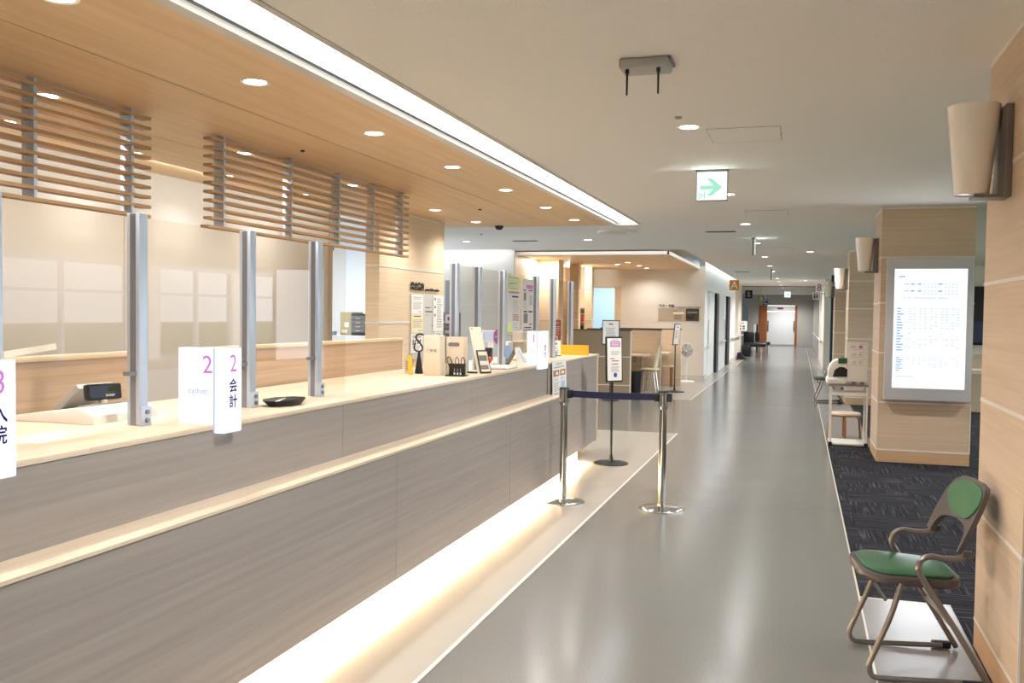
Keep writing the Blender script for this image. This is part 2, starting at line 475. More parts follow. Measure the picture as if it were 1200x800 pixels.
# left walls
m = MB().box(-5.4, -5.17, -7, 9.62, 0, ZS, 'wall').box(-5.172, -5.168, 6.2, 6.206, 0, ZS, 'taupe')
m.box(-5.4, -5.165, 9.58, 9.66, 0, ZS, 'taupe')
struct('wall_back', m)
m = MB().box(-4.51, -4.35, 9.18, 11.09, 0, ZS, 'info')
for z in (2.0, 1.38, .68): m.box(-4.514, -4.345, 9.176, 11.094, z-.012, z+.012, 'trim')
m.box(-4.515, -4.345, 9.175, 11.095, ZS-.02, ZS, 'trim')
struct('wall_info', m)
m = MB().box(-9, -5.75, 13, 13.1, 0, ZC, 'white').box(-9, -5.17, 9.62, 9.7, 2.2, ZS, 'dgrey')
m.box(-9, -8.9, 9.6, 13, 0, ZC, 'white')
struct('wall_office', m)
m = MB().box(-9, -5.0, 16.25, 16.3, 0, 2.86, 'grey').box(-6.34, -6.19, 16.235, 16.25, 0, 2.1, 'dgrey')
struct('wall_grey', m)
# stepped maple wall and piers beside the grey wall
m = MB().box(-5.3, -5.0, 16.3, 17.9, 0, ZS2, 'info').box(-5.3, -4.583, 17.9, 18.3, 0, ZS2, 'info')
for z in (2.0, 1.38): m.box(-5.3, -4.58, 17.895, 18.3, z-.012, z+.012, 'trim')
struct('wall_pier', m)
m = MB().box(-5.4, -5.2, 18.3, 21.8, 0, ZS2, 'back')
for y0, y1, x0, x1 in ((19.5, 19.7, -4.75, -4.545), (20.6, 20.8, -4.66, -4.5)):
    m.box(x0, x1, y0, y1, 0, ZS2, 'info')
    for z in (2.0, 1.38): m.box(x0-.003, x1+.003, y0-.005, y1+.003, z-.012, z+.012, 'trim')
m.box(-5.2, -4.78, 21.3, 21.4, 0, ZS2, 'info')
struct('wall_pier', m)
m = MB().box(-9, -4.78, 21.8, 21.95, 0, ZC, 'cream').box(-4.78, -4.2, 21.8, 21.95, 2.14, ZC, 'cream').box(-4.2, -2.1, 21.8, 21.95, 0, ZC, 'cream')
struct('wall_cream', m)
m = MB().box(-4.2, -4.05, 21.78, 21.96, 0, 2.14, 'info').box(-4.8, -4.05, 21.78, 21.96, 2.14, 2.17, 'info').box(-4.8, -4.775, 21.78, 21.96, 0, 2.14, 'info')
d1 = struct('door_1', m)
B(-4.775, -4.2, 21.87, 21.88, 0, 2.14, 'glassd').build('glass_pane', d1)
m = MB().box(-6.2, -3.2, 24.4, 24.5, 0, ZC, 'white').box(-6.2, -6.1, 21.95, 24.4, 0, ZC, 'white').box(-3.3, -3.2, 21.95, 24.4, 0, ZC, 'white')
struct('wall_inner_room', m)
B(-2.45, -2.1, 21.785, 21.8, 0, .12, 'greyp')
struct('baseboard_left', MB().box(-4.0, -2.1, 21.785, 21.8, 0, .12, 'greyp').box(-2.1, -2.085, 21.8, 22.5, 0, .12, 'greyp').box(-2.1, -2.085, 30, 36.3, 0, .12, 'greyp'))
# corridor left wall with two door recesses
m = MB().box(-2.25, -2.1, 21.95, 22.55, 0, 2.86, 'white').box(-2.1, -2.098, 21.8, 21.96, 0, 2.86, 'white').box(-2.25, -2.1, 22.55, 25.8, 2.1, 2.86, 'white').box(-2.25, -2.1, 25.8, 27.6, 0, 2.86, 'white')
m.box(-2.25, -2.1, 27.6, 29.9, 2.1, 2.86, 'white').box(-2.25, -2.1, 29.9, 32.4, 0, 2.86, 'white').box(-2.25, -2.1, 32.4, 36.3, 0, ZC, 'cream')
m.box(-3.6, -2.1, 36.2, 36.3, 0, ZC, 'cream').box(-3.6, -3.5, 36.3, 50, 0, ZC, 'grey')
struct('wall_left', m)
for n, (a, b) in enumerate(((22.55, 25.8), (27.6, 29.9))):
    dd = struct('door_%d' % (n+2), B(-2.2, -2.16, a, b, 0, 2.1, 'white'))
    mm = MB().box(-2.2, -2.095, b-.7 if n == 0 else b-.9, b-.0, 0, 2.1, 'black').box(-2.2, -2.09, a, a+.06, 0, 2.1, 'trim')
    mm.build('door_frame', dd)
    B(-2.16, -2.1, a+.35, a+.40, .7, 1.4, 'steel').build('door_handle', dd)
def handrail(x, y0, y1, xw, label):
    t = thing('handrail', (x, y0, .8), label, 'handrail', 'corridor handrails')
    MB().tube([(x, y0, .8), (x, y1, .8)], .025, 'trim').build('rail', t)
    n = max(2, int((y1-y0)/2)+1)
    for i in range(n):
        y = y0+.1+(y1-y0-.2)*i/(n-1); B(min(x, xw), max(x, xw), y-.015, y+.015, .77, .785, 'trim').build('bracket', t)
handrail(-2.03, 21.95, 22.5, -2.1, 'short pale handrail at the near corner of the white corridor wall')
handrail(-2.03, 26.0, 27.4, -2.1, 'pale handrail on the white wall between the two dark edged doors')
handrail(-2.03, 30.1, 36, -2.1, 'long pale handrail on the left wall behind the small notice stand')
# end of corridor
m = MB().box(-3.6, -2.02, 50, 50.15, 0, ZC+.1, 'grey').box(-.14, 2, 50, 50.15, 0, ZC+.1, 'grey').box(-2.02, -.14, 50, 50.15, 2.08, ZC+.1, 'grey')
struct('wall_end', m)
m = MB().box(-2.02, -1.62, 49.97, 50.12, 0, 2.08, 'door_wood').box(-.24, -.13, 49.97, 50.12, 0, 2.08, 'door_wood')
dd = struct('door_4', m)
MB().box(-1.62, -.24, 50.05, 50.09, 0, 1.76, 'white').box(-1.62, -.24, 50.03, 50.05, .04, .1, 'greyp').build('leaf', dd)
mm = MB().box(-1.62, -.24, 50.0, 50.08, 1.78, 2.07, 'paper'); mm.plane((-1.62, 50.0, 1.78), (1, 0, 0), (0, 0, 1)); mm.rect(.5, .8, .1, .2, 'purple_ink'); mm.build('transom', dd)
MB().box(-1.58, -1.54, 50.0, 50.05, .75, 1.3, 'steel').box(-.3, -.26, 50.0, 50.05, .75, 1.3, 'steel').build('door_handle', dd)
struct('ceiling_band', MB().box(-3.5, .9, 36.2, 36.6, ZC-.02, ZC+.01, 'dgrey'))  # shallow dark grey band across the corridor ceiling
struct('wall_recess', MB().box(-3.5, -2.7, 44.6, 44.7, 0, ZC, 'dgrey').box(-2.6, -2.35, 46, 46.1, 0, ZC, 'lblue'))
# right walls
m = MB().box(.68, 1.4, 28.5, 36, 0, ZC, 'cream').box(.68, 1.4, 37.2, 50, 0, ZC, 'grey').box(.76, 1.4, 36, 37.2, 0, ZC, 'dblue')
struct('wall_corridor', m)
handrail(.6, 29, 35.6, .68, 'pale handrail on the right wall beyond the last pillar')
handrail(.6, 37.4, 45, .68, 'pale handrail on the right wall close to the far white door')
m = MB().box(-9, 8.5, -7.1, -7, 0, 2.95, 'wall')
struct('wall_front', m)
# window wall of the waiting hall
m = MB().box(6.5, 6.65, -7, 22, 0, .55, 'cream').box(6.5, 6.65, -7, 22, 2.3, 2.7, 'cream')
WY = [(-5.5, -2.5), (-1.5, 1.5), (2.5, 5.5), (6.5, 9.5), (10.5, 13.5), (14.3, 16.6), (17.4, 20.4)]
edges = [-7] + [e for w in WY for e in w] + [22]
for a, b in zip(edges[::2], edges[1::2]): m.box(6.5, 6.65, a, b, .55, 2.3, 'cream')
struct('wall_right', m)
for n, (a, b) in enumerate(WY):
    mm = MB()
    for y0, y1, z0, z1 in ((a, b, .55, .62), (a, b, 2.23, 2.3), (a, a+.06, .62, 2.23), (b-.06, b, .62, 2.23), ((a+b)/2-.03, (a+b)/2+.03, .62, 2.23), (a, b, 1.75, 1.8)):
        mm.box(6.52, 6.6, y0, y1, z0, z1, 'alu')
    w = struct('window_%d' % (n+1), mm)
    lamp('AREA', 'daylight', (6.45, (a+b)/2, 1.45), 50, (.86, .93, 1), None, (0, -PI/2, 0), shape='RECTANGLE', size=1.7, size_y=2.9)
m = MB().box(1.2, 6.5, 22, 22.15, 0, ZC, 'cream').box(1.68, 6.5, 21.98, 22, 0, .75, 'info').box(1.68, 6.5, 21.96, 22, .75, .79, 'trim')
struct('wall_waiting', m)
struct('wall_dark_panel', MB().box(.80, .96, 26.6, 26.7, 0, ZC, 'dblue'))
struct('lawn', B(6.7, 40, -30, 60, -.3, -.15, 'lawn'))
m = MB().box(17, 26, -20, 14, -.15, 3.4, 'render_wall').box(16.6, 26.4, -20.4, 14.4, 3.4, 3.8, 'dgrey')
for i in range(7): m.box(16.97, 17, -16+i*4, -14+i*4, .9, 2.3, 'dblue')
struct('exterior_building', m)
struct('exterior_hedge', MB().box(13, 14, 15, 40, -.15, 1.1, 'leaf', bev=.2))

# pillars on the right
def pillar(y0, trims=True):
    m = MB()
    zs = [(.0, .126, 'pillar_d'), (.138, .62, 'pillar'), (.636, 1.132, 'pillar'), (1.148, 1.65, 'pillar'), (1.666, 2.12, 'pillar'), (2.136, ZC-.02, 'pillar')]
    for a, b, k in zs: m.box(.795, 1.68, y0, y0+.89, a, b, k)
    for z in (.126, .62, 1.132, 1.65, 2.12, ZC-.02): m.box(.793, 1.682, y0-.002, y0+.892, z, z+.016 if z < 2.6 else ZC, 'trim')
    m.box(.792, .8, y0-.003, y0+.006, .13, .62, 'trim'); m.box(1.674, 1.683, y0-.003, y0+.006, .13, .62, 'trim')
    return struct('wall_pillar', m)
PY = [3.76, 10.35, 16.95, 23.5]
for y in PY: pillar(y)

# ================================================================== COUNTER
ZT = 1.07
ct = thing('reception_counter', (-2.3, 1.9, 0), 'long grey wood reception counter with a pale top and a glowing foot recess', 'counter')
m = MB()
ys = [-7, -3.4, .45, 4.32, 6.27, 7.80]
for a, b in zip(ys, ys[1:]): m.box(-2.09, -1.94, a+.0015, b-.0015, .13, .785, 'counter')
m.build('lower_front', ct)
m = MB()
ys = [-7, -1.5, .35, 4.02, 5.85, 7.80]
for a, b in zip(ys, ys[1:]): m.box(-2.2, -2.09, a+.001, b-.001, .785, 1.05, 'counter')
m.build('upper_front', ct)
m = MB().box(-2.092, -1.935, -7, 7.80, .785, .797, 'ctop'); m.build('ledge', ct)
m = MB().box(-2.2, -2.085, 7.815, 9.46, .13, 1.055, 'counter').box(-2.2, -2.09, 7.8, 7.815, .797, 1.05, 'black')
m.build('end_front', ct)
m = MB().box(-2.2, -2.1, 9.465, 9.95, .13, 1.055, 'counter').box(-2.2, -2.088, 9.93, 9.95, .13, 1.055, 'beigeb')
m.build('end_panel', ct)
m = MB().box(-2.83, -2.2, -7, 9.9, .13, .975, 'counter'); m.build('carcass', ct)
m = MB().box(-2.75, -2.13, -7, 9.2, 0, .13, 'beigeb'); m.build('plinth', ct)
m = MB().box(-2.47, -2.085, -7, 2.35, 1.05, ZT, 'ctop', bev=.002).box(-2.86, -2.085, 2.35, 9.96, 1.05, ZT, 'ctop', bev=.002).box(-2.86, -2.47, -7, 2.349, .98, 1.0, 'ctop')
m.build('countertop', ct)
m = MB().box(-2.07, -2.05, -6.9, 7.75, .118, .128, 'plinth_led').box(-2.125, -2.11, 7.85, 9.15, .118, .128, 'plinth_led')
m.build('light_strip', ct)
lamp('AREA', 'plinth_glow', (-2.02, .4, .12), 200, (1, .85, .64), ct, (0, math.radians(28), 0), shape='RECTANGLE', size=.06, size_y=14.6)
lamp('AREA', 'plinth_glow', (-2.09, 8.5, .12), 12, (1, .85, .64), ct, (0, math.radians(28), 0), shape='RECTANGLE', size=.04, size_y=1.3)

# low partitions standing behind the counter
def partition(y0, y1, label):
    t = thing('low_partition', (-2.9, (y0+y1)/2, 0), label, 'partition', 'low partitions behind the counter')
    B(-2.905, -2.868, y0, y1, 0, 1.285, 'back').build('panel', t)
    B(-2.92, -2.862, y0-.01, y1+.01, 1.285, 1.307, 'ctop', bev=.003).build('cap', t)
    B(-2.908, -2.864, y1, y1+.012, 0, 1.285, 'beigeb').build('end_strip', t)
partition(-3, 3.57, 'low tan wood partition behind the cash register, left of the gap')
partition(3.92, 6.47, 'low tan wood partition behind the coin tray, ending by the notice wall')
m = MB(); m.obox((-2.885, 2.93, 1.33), (.002, 0, 0), (.0, .13, .012), (0, -.002, .012), 'paper')
tag(m.build('document_folder'), 'thin white folder lying slanted on top of the partition behind the register', 'folder')

# acrylic screens with aluminium posts
def screen(label, posts, panes, x=-2.33, zt=1.847):
    t = thing('counter_screen', (x, posts[0], ZT), label, 'screen', 'acrylic screens on the reception counter')
    for y in posts:
        m = MB().box(x-.028, x+.028, y-.024, y+.024, ZT, zt, 'alu', bev=.003)
        m.box(x-.012, x+.012, y-.0255, y+.0255, ZT, zt-.002, 'alud')
        p = m.build('post', t)
        q = MB().box(x+.028, x+.040, y-.028, y+.028, ZT, ZT+.07, 'alu', bev=.002)
        br = q.build('foot_bracket', p)
        for z in (.02, .05): MB().cyl((x+.04, y, ZT+z), (x+.048, y, ZT+z), .009, 'alud', n=10).build('bolt', p)
    for a, b, z0 in panes:
        B(x-.003, x+.003, a, b, z0, zt-.01, 'glass').build('pane', t)
    return t
s1 = screen('clear acrylic screen on aluminium posts in front of the cash register and coin tray', [2.21, 2.865, 3.58, 4.18], [(1.4, 2.186, 1.268), (2.234, 2.841, 1.268), (2.889, 3.556, 1.268), (3.604, 4.156, 1.268), (4.204, 4.50, ZT+.002)])
for y in (2.865, 3.58, 4.18): B(-2.345, -2.315, y-.06, y-.024, 1.255, 1.27, 'alud').build('pane_clip', s1)
s2 = screen('clear acrylic screen on aluminium posts at the far end of the counter', [6.15, 6.64, 7.25, 8.255, 8.875, 9.625], [(6.174, 6.616, 1.268), (6.664, 7.226, 1.268), (7.274, 8.231, 1.268), (8.279, 8.851, 1.268), (8.899, 9.601, 1.268)])
t = thing('screen_post', (-2.8, 9.85, ZT), 'lone aluminium screen post at the rear corner of the counter end', 'post')
B(-2.828, -2.772, 9.82, 9.87, ZT, 1.845, 'alu', bev=.003).build('upright', t); B(-2.84, -2.76, 9.80, 9.89, ZT, ZT+.012, 'alud').build('foot', t)

# lit number signs
def lit_sign(yf, num, jp, en, label, x0=-2.24, w=.116):
    t = thing('lit_sign', (-2.1, yf, 1.037), label, 'sign', 'lit number signs on the counter')
    b = MB().box(x0, -2.08, yf+.0, yf+.05, ZT+.001, 1.356, 'sign_lit', bev=.003)
    b.plane((x0, yf-.0005, ZT), (1, 0, 0), (0, 0, 1)); W = -2.08-x0
    b.text(num, W-.03, .225, .066, 'lit_mag'); 
    for i, e in enumerate(en): b.text(e, W*.56, .125-.03*i, .021, 'lit_pale', off=.001)
    b.build('side_panel', t)
    b = MB().box(-2.082, -2.04, yf, yf+w, 1.037, 1.356, 'sign_lit', bev=.004)
    b.plane((-2.0395, yf, 1.037), (0, 1, 0), (0, 0, 1))
    b.text(num, w*.5, .262, .064, 'lit_mag', off=.001); b.text(jp, w*.5, .178, .052, 'lit_navy', off=.001, vert=True, bold=.015)
    b.build('front_panel', t)
    B(-2.0845, -2.08, yf-.001, yf+.0005, 1.037, 1.356, 'sign_lit2').build('corner_strip', t)
lit_sign(1.906, '3', '入院', [], 'lit white sign reading 3 入院 at the near end of the counter')
lit_sign(2.98, '2', '会計', ['cashier'], 'lit white sign reading 2 会計 cashier beside the cash register')
lit_sign(7.44, '1', '受付', ['', ''], 'lit white sign with a pale 1 at the far end of the counter', -2.17, .21)

# cash register (on the lower desk behind the counter)
t = thing('cash_register', (-2.65, 2.97, ZT), 'ivory cash register with a tilted screen and dark customer display', 'cash register')
m = MB().prism([(-2.465, 2.79, ZT), (-2.465, 2.79, ZT+.032), (-2.525, 2.79, ZT+.062), (-2.84, 2.79, ZT+.02), (-2.84, 2.79, ZT)], (0, .36, 0), 'register', bev=.005)
m.build('base', t)
MB().prism([(-2.53, 2.84, ZT+.061), (-2.58, 2.84, ZT+.055), (-2.58, 2.84, ZT+.062), (-2.53, 2.84, ZT+.068)], (0, .22, 0), 'registerd').build('display_well', t)
m = MB().prism([(-2.80, 2.95, ZT+.03), (-2.775, 2.95, ZT+.022), (-2.67, 2.95, ZT+.115), (-2.69, 2.95, ZT+.13)], (0, .20, 0), 'registerd', bev=.006)
m.build('operator_screen', t)
MB().cyl((-2.555, 2.945, ZT+.055), (-2.555, 2.945, ZT+.085), .016, 'register').build('display_stalk', t)
dx = Vector((.30, .95, 0)).normalized(); dn = Vector((.95, -.30, .16)).normalized(); du = dn.cross(dx)
c = Vector((-2.555, 2.945, ZT+.108))
m = MB().obox(c, dn*.016, dx*.072, du*.031, 'black', bev=.008); dp = m.build('customer_display', t)
m = MB().plane(c - dx*.068 - du*.027 + dn*.016, dx, du)
m.rect(.004, .132, .004, .050, 'lcd', .0006).text('SHARP', .088, .012, .009, 'paper', off=.0012); m.rect(.08, .12, .028, .042, 'led_green', .0012)
m.build('display_glass', dp, 0)
t = thing('coin_tray', (-2.27, 3.72, ZT), 'black coin tray on the counter behind the lit cashier sign', 'tray')
m = MB()
pts = lambda w, d, z: [(-2.235+w*math.cos(a)*1.0, 3.73+d*math.sin(a), z) for a in [2*PI*i/8+PI/8 for i in range(8)]]
a, b, c = m.verts(pts(.06, .10, ZT+.001)), m.verts(pts(.085, .14, ZT+.028)), m.verts(pts(.06, .105, ZT+.008))
m.face(a[::-1], 'black'); m.face(c, 'rubber')
for i in range(8):
    j = (i+1) % 8
    m.face([a[i], a[j], b[j], b[i]], 'black'); m.face([b[i], b[j], c[j], c[i]], 'black')
m.build('tray_body', t)
m = MB().obox((-2.245, 3.70, ZT+.022), (.012, .012, .004), (-.002, .03, .004), (0, 0, .001), 'paper'); m.build('receipt_clip', t)

# objects along the middle of the counter
t = thing('hook_stand', (-2.545, 6.03, ZT), 'black cane hook stand with an S shaped top on the counter', 'stand')
MB().cyl((-2.545, 6.03, ZT), (-2.545, 6.03, ZT+.155), .031, 'black', .006, n=14).build('cone', t)
MB().tube([(-2.57, 6.015, ZT+.215), (-2.577, 6.015, ZT+.18), (-2.567, 6.02, ZT+.16), (-2.545, 6.03, ZT+.152), (-2.523, 6.04, ZT+.165), (-2.525, 6.04, ZT+.19), (-2.55, 6.03, ZT+.225), (-2.567, 6.02, ZT+.25), (-2.56, 6.02, ZT+.272), (-2.535, 6.03, ZT+.278), (-2.515, 6.04, ZT+.27)], .006, 'black', fillet=.02).build('hook', t)
t = thing('donation_box', (-2.36, 5.93, ZT), 'plain beige upright box with small lettering beside the black hook stand', 'box')
m = MB().box(-2.445, -2.325, 5.87, 5.97, ZT, ZT+.272, 'beigeb', bev=.003); m.plane((-2.445, 5.869, ZT), (1, 0, 0), (0, 0, 1))
m.text('ご意見', .06, .17, .022, 'ink', width=.075); m.build('body', t)
t = thing('brochure_holder', (-2.59, 5.9, ZT), 'small clear leaflet holder with yellow leaflet left of the hook stand', 'leaflet holder')
B(-2.615, -2.575, 5.93, 6.0, ZT, ZT+.10, 'glass').build('sleeve', t)
m = MB().obox((-2.555, 5.90, ZT+.068), (.014, 0, .003), (0, .004, .0), (-.006, .004, .064), 'yellow'); m.build('yellow_leaflet', t)
m = MB().obox((-2.60, 5.96, ZT+.05), (.018, 0, 0), (0, .003, 0), (0, .003, .05), 'beigeb'); m.plane((-2.615, 5.955, ZT+.02), (1, 0, 0), (0, 0, 1)).lines(.004, .018, .07, 0, 6, 'ink'); m.build('card', t)
t = thing('acrylic_holder', (-2.33, 6.07, ZT), 'translucent pale file holder with a handle slot behind the glasses stand', 'file holder')
m = MB().box(-2.345, -2.215, 6.03, 6.034, ZT, ZT+.262, 'beigeb').box(-2.345, -2.215, 6.106, 6.11, ZT, ZT+.262, 'beigeb').box(-2.345, -2.341, 6.03, 6.11, ZT, ZT+.262, 'beigeb').box(-2.345, -2.215, 6.03, 6.11, ZT, ZT+.004, 'beigeb')
m.plane((-2.345, 6.0295, ZT), (1, 0, 0), (0, 0, 1)); m.poly([(.06+.028*(1 if math.cos(a) > 0 else -1)+.014*math.cos(a), .21+.014*math.sin(a)) for a in [2*PI*i/16+.1 for i in range(16)]], 'alud')
for i in range(3): m.rect(.012+.014*i, .016+.014*i, .02, .13, 'paper')
m.build('sleeve', t)
t = thing('glasses_stand', (-2.2, 5.9, ZT), 'black stand holding three pairs of reading glasses at the counter edge', 'glasses stand')
B(-2.285, -2.145, 5.86, 5.95, ZT, ZT+.008, 'black', bev=.003).build('base', t)
m = MB().box(-2.27, -2.16, 5.90, 5.93, ZT+.008, ZT+.085, 'black', bev=.003); m.plane((-2.27, 5.879, ZT+.008), (1, 0, 0), (0, 0, 1))
for i in range(3):
    x = .048+.022*i
    m.rect(x-.006, x+.006, .004, .016, 'paper').rect(x-.002, x+.002, .02, .045, 'lightink')
m.build('body', t)
for i, k in enumerate(('black', 'maroon', 'shell')):
    g = thing('reading_glasses', (-2.25+.038*i, 5.905, ZT+.06), ('black', 'red', 'brown')[i] + ' framed reading glasses standing in the black holder', 'glasses', 'reading glasses in the holder')
    x = -2.255+.042*i; q = -.02 if i == 0 else 0
    MB().tube([(x-.010, 5.905, ZT+.055), (x-.012+q, 5.90, ZT+.11), (x+q, 5.898, ZT+.135), (x+.014+q*.6, 5.90, ZT+.11), (x+.012, 5.91, ZT+.055)], .0032, k, n=6, fillet=.02).build('frame', g)
t = thing('easel_board', (-2.16, 6.22, ZT), 'tall leaning beige card board with a framed photo card at its foot', 'board')
ux = Vector((.62, .78, 0)); up = Vector((-.235, .05, 1)).normalized()
o = Vector((-2.165, 6.20, ZT))
nn = ux.cross(up)
m = MB().plane(o, ux, up).obox(o+ux*.05+up*.17-nn*.004, ux*.05, up*.17, nn*.004, 'beigeb', bev=.003); m.disc(.02, .325, .006, 'alud'); m.build('backing_board', t)
m = MB().plane(o+nn*.012, ux, up); m.obox(o+ux*.062+up*.085+nn*.008, ux*.046, up*.085, nn*.004, 'tabletframe', bev=.003)
m.rect(.024, .1, .012, .158, 'beigeb', .001).rect(.02, .09, .09, .13, 'dgrey', .002).rect(.02, .09, .03, .06, 'dgrey', .002); m.build('framed_card', t)
m = MB().obox((-2.25, 6.26, ZT+.005), (.09, 0, 0), (0, .04, 0), (0, 0, .004), 'black'); m.build('foot', t)
t = thing('supply_cup', (-2.40, 6.42, ZT), 'white cup and blue packet standing behind the leaning board', 'cup')
MB().lathe([(.03, 0), (.034, .09), (.031, .09), (.028, .003), (0, .003)], (-2.42, 6.45, ZT), 'paper', 18).build('cup', t)
B(-2.36, -2.33, 6.4, 6.46, ZT, ZT+.08, 'bluep').build('packet', t)
t = thing('document_tray', (-2.22, 6.87, ZT), 'flat white document tray at the counter edge behind the leaning board', 'tray')
B(-2.33, -2.12, 6.72, 7.02, ZT, ZT+.006, 'registerd').build('tray', t)
B(-2.325, -2.125, 6.73, 7.01, ZT+.006, ZT+.022, 'paper', bev=.003).build('papers', t)
t = thing('tent_card', (-2.22, 7.3, ZT), 'white folded tent card standing left of the far lit sign', 'tent card')
m = MB().prism([(-2.20, 7.28, ZT), (-2.14, 7.28, ZT), (-2.23, 7.3, ZT+.15), (-2.236, 7.3, ZT+.15)], (0, .13, 0), 'paper')
m.plane((-2.14, 7.28, ZT), (0, 1, 0), (-.5, 0, .86)); m.lines(.02, .11, .14, .03, 6, 'lblue', off=.001); m.build('front_card', t)
m = MB().prism([(-2.32, 7.28, ZT), (-2.31, 7.28, ZT), (-2.231, 7.3, ZT+.15), (-2.237, 7.3, ZT+.15)], (0, .13, 0), 'registerd'); m.build('rear_card', t)
t = thing('round_sign', (-2.395, 7.35, ZT), 'purple oval tag on a blue stem standing behind the tent card', 'sign')
m = MB(); q = Vector((-2.395, 7.33, ZT+.235))
m.prism([q + Vector((.028*math.cos(a), .01*math.cos(a), .06*math.sin(a))) for a in [2*PI*i/24 for i in range(24)]], (-.004, .008, 0), 'purple')
m.plane(q-Vector((0, .002, 0)), (1, .35, 0), (0, 0, 1)); m.text('受付', 0, 0, .018, 'paper', off=.001); m.build('disc', t)
MB().cyl((-2.385, 7.35, ZT+.01), (-2.395, 7.34, ZT+.18), .009, 'bluep').build('stem', t); B(-2.43, -2.36, 7.31, 7.39, ZT, ZT+.012, 'bluep').build('foot', t)
t = thing('sanitizer_bottle', (-2.44, 7.75, ZT), 'pale blue and white pump bottle behind the far tent card', 'bottle')
MB().lathe([(0, 0), (.032, 0), (.034, .01), (.034, .11), (.015, .14), (.012, .15), (0, .15)], (-2.44, 7.75, ZT), 'bluep').build('bottle', t)
MB().cyl((-2.44, 7.75, ZT+.15), (-2.44, 7.75, ZT+.175), .012, 'paper').box(-2.46, -2.40, 7.74, 7.76, ZT+.175, ZT+.187, 'paper').build('pump', t)
t = thing('label_printer', (-2.36, 7.95, ZT), 'cream ticket printer on a stem behind the far lit sign', 'printer')
B(-2.50, -2.39, 8.08, 8.23, ZT+.17, ZT+.275, 'register', bev=.02, seg=3).build('body', t); B(-2.47, -2.42, 8.12, 8.18, ZT, ZT+.17, 'registerd').build('stand', t); B(-2.49, -2.40, 8.08, 8.22, ZT, ZT+.012, 'registerd').build('foot', t)
t = thing('desk_monitor', (-2.76, 8.2, ZT), 'small bright monitor seen through the far screen posts', 'monitor')
m = MB().box(-2.83, -2.67, 8.2, 8.22, ZT+.16, ZT+.27, 'paper', bev=.004); m.build('bezel', t); m = MB().plane((-2.825, 8.199, ZT+.165), (1, 0, 0), (0, 0, 1)); m.rect(.006, .144, .004, .094, 'crt', .001); m.build('screen', t)
B(-2.77, -2.73, 8.2, 8.24, ZT, ZT+.16, 'paper').build('stand', t)
t = thing('card_terminal', (-2.73, 7.9, ZT), 'black card terminal below the bright monitor', 'terminal')
B(-2.79, -2.64, 7.85, 7.97, ZT, ZT+.12, 'black', bev=.01).build('body', t); m = MB().obox((-2.7, 7.84, ZT+.07), (.05, 0, 0), (0, .004, 0), (0, .01, .02), 'lcd'); m.build('display', t)
m = MB().box(-2.58, -2.52, 7.5, 7.58, ZT, ZT+.055, 'redp', bev=.015, seg=3); tag(m.build('stamp_case'), 'small red case in front of the black card terminal', 'case')
t = thing('yellow_divider', (-2.3, 9.4, ZT), 'yellow L shaped board standing on the far end of the counter', 'divider')
B(-2.60, -2.11, 9.55, 9.56, ZT, ZT+.105, 'yellow').build('front_board', t); B(-2.60, -2.59, 8.95, 9.55, ZT, ZT+.105, 'yellow').build('side_board', t)
t = thing('leaflet_stand', (-2.4, 9.3, ZT), 'tall maroon and white leaflet stand before the yellow divider', 'leaflet stand')
m = MB().plane((-2.405, 9.2, ZT), (.8, .6, 0), (0, 0, 1)).sheet(.085, .37, 'paper'); m.rect(0, .085, .16, .37, 'maroon').rect(.01, .06, .33, .345, 'paper').lines(.01, .08, .31, .22, 5, 'paper').rect(.0, .05, .115, .21, 'paper').rect(.0, .05, .115, .135, 'maroon').rect(.01, .04, .16, .19, 'ink', .001).lines(.01, .07, .1, .01, 5, 'lightink'); m.build('leaflets', t)
B(-2.41, -2.33, 9.2, 9.28, ZT, ZT+.006, 'black').build('foot', t)
m = MB().box(-2.16, -2.1, 7.68, 7.78, ZT, ZT+.012, 'black').box(-2.16, -2.14, 7.68, 7.78, ZT+.012, ZT+.15, 'black'); tag(m.build('card_reader'), 'black card reader on the counter just right of the far lit sign', 'card reader')

# posters and papers
def poster(name, o, u, v, w, h, base, label, cat='poster', group=None, th=.002):
    m = MB().plane(o, u, v).sheet(w, h, base, th); return m, lambda: tag(m.build(name), label, cat, group)
YX, ZZ = (0, 1, 0), (0, 0, 1)
m, done = poster('poster', (-2.322, 7.375, 1.345), YX, ZZ, .36, .47, 'greyp', 'tall notice with a striped yellow heading on the far acrylic screen', group='posters on the far screen')
for i in range(3): m.rect(.01, .35, .44-.045*i, .462-.045*i, 'limep').rect(.03, .3, .452-.045*i, .457-.045*i, 'maroon')
m.rect(.03, .33, .325, .34, 'magenta_ink').rect(.12, .3, .29, .303, 'black_ink').lines(.14, .34, .27, .16, 6, 'lightink').lines(.14, .34, .15, .09, 4, 'red_ink').lines(.15, .34, .08, .01, 4, 'lightink').rect(.01, .12, .0, .075, 'limep'); done()
m, done = poster('poster', (-2.322, 7.795, 1.335), YX, ZZ, .36, .47, 'greyp', 'tall notice with a pink heading on the far acrylic screen', group='posters on the far screen')
m.rect(.13, .34, .385, .42, 'magenta_ink').rect(.03, .12, .365, .375, 'ink').rect(.2, .34, .365, .375, 'ink').rect(.05, .12, .28, .35, 'dgrey').rect(.22, .33, .24, .33, 'lightink').lines(.05, .16, .27, .2, 4, 'lightink').rect(.05, .16, .175, .188, 'black_ink').rect(.2, .33, .175, .188, 'black_ink').rect(.05, .18, .08, .165, 'dgrey').rect(.22, .32, .06, .08, 'magenta_ink').lines(.23, .32, .16, .09, 4, 'lightink').rect(.06, .3, .035, .045, 'black_ink').rect(.04, .32, .012, .022, 'ink'); done()
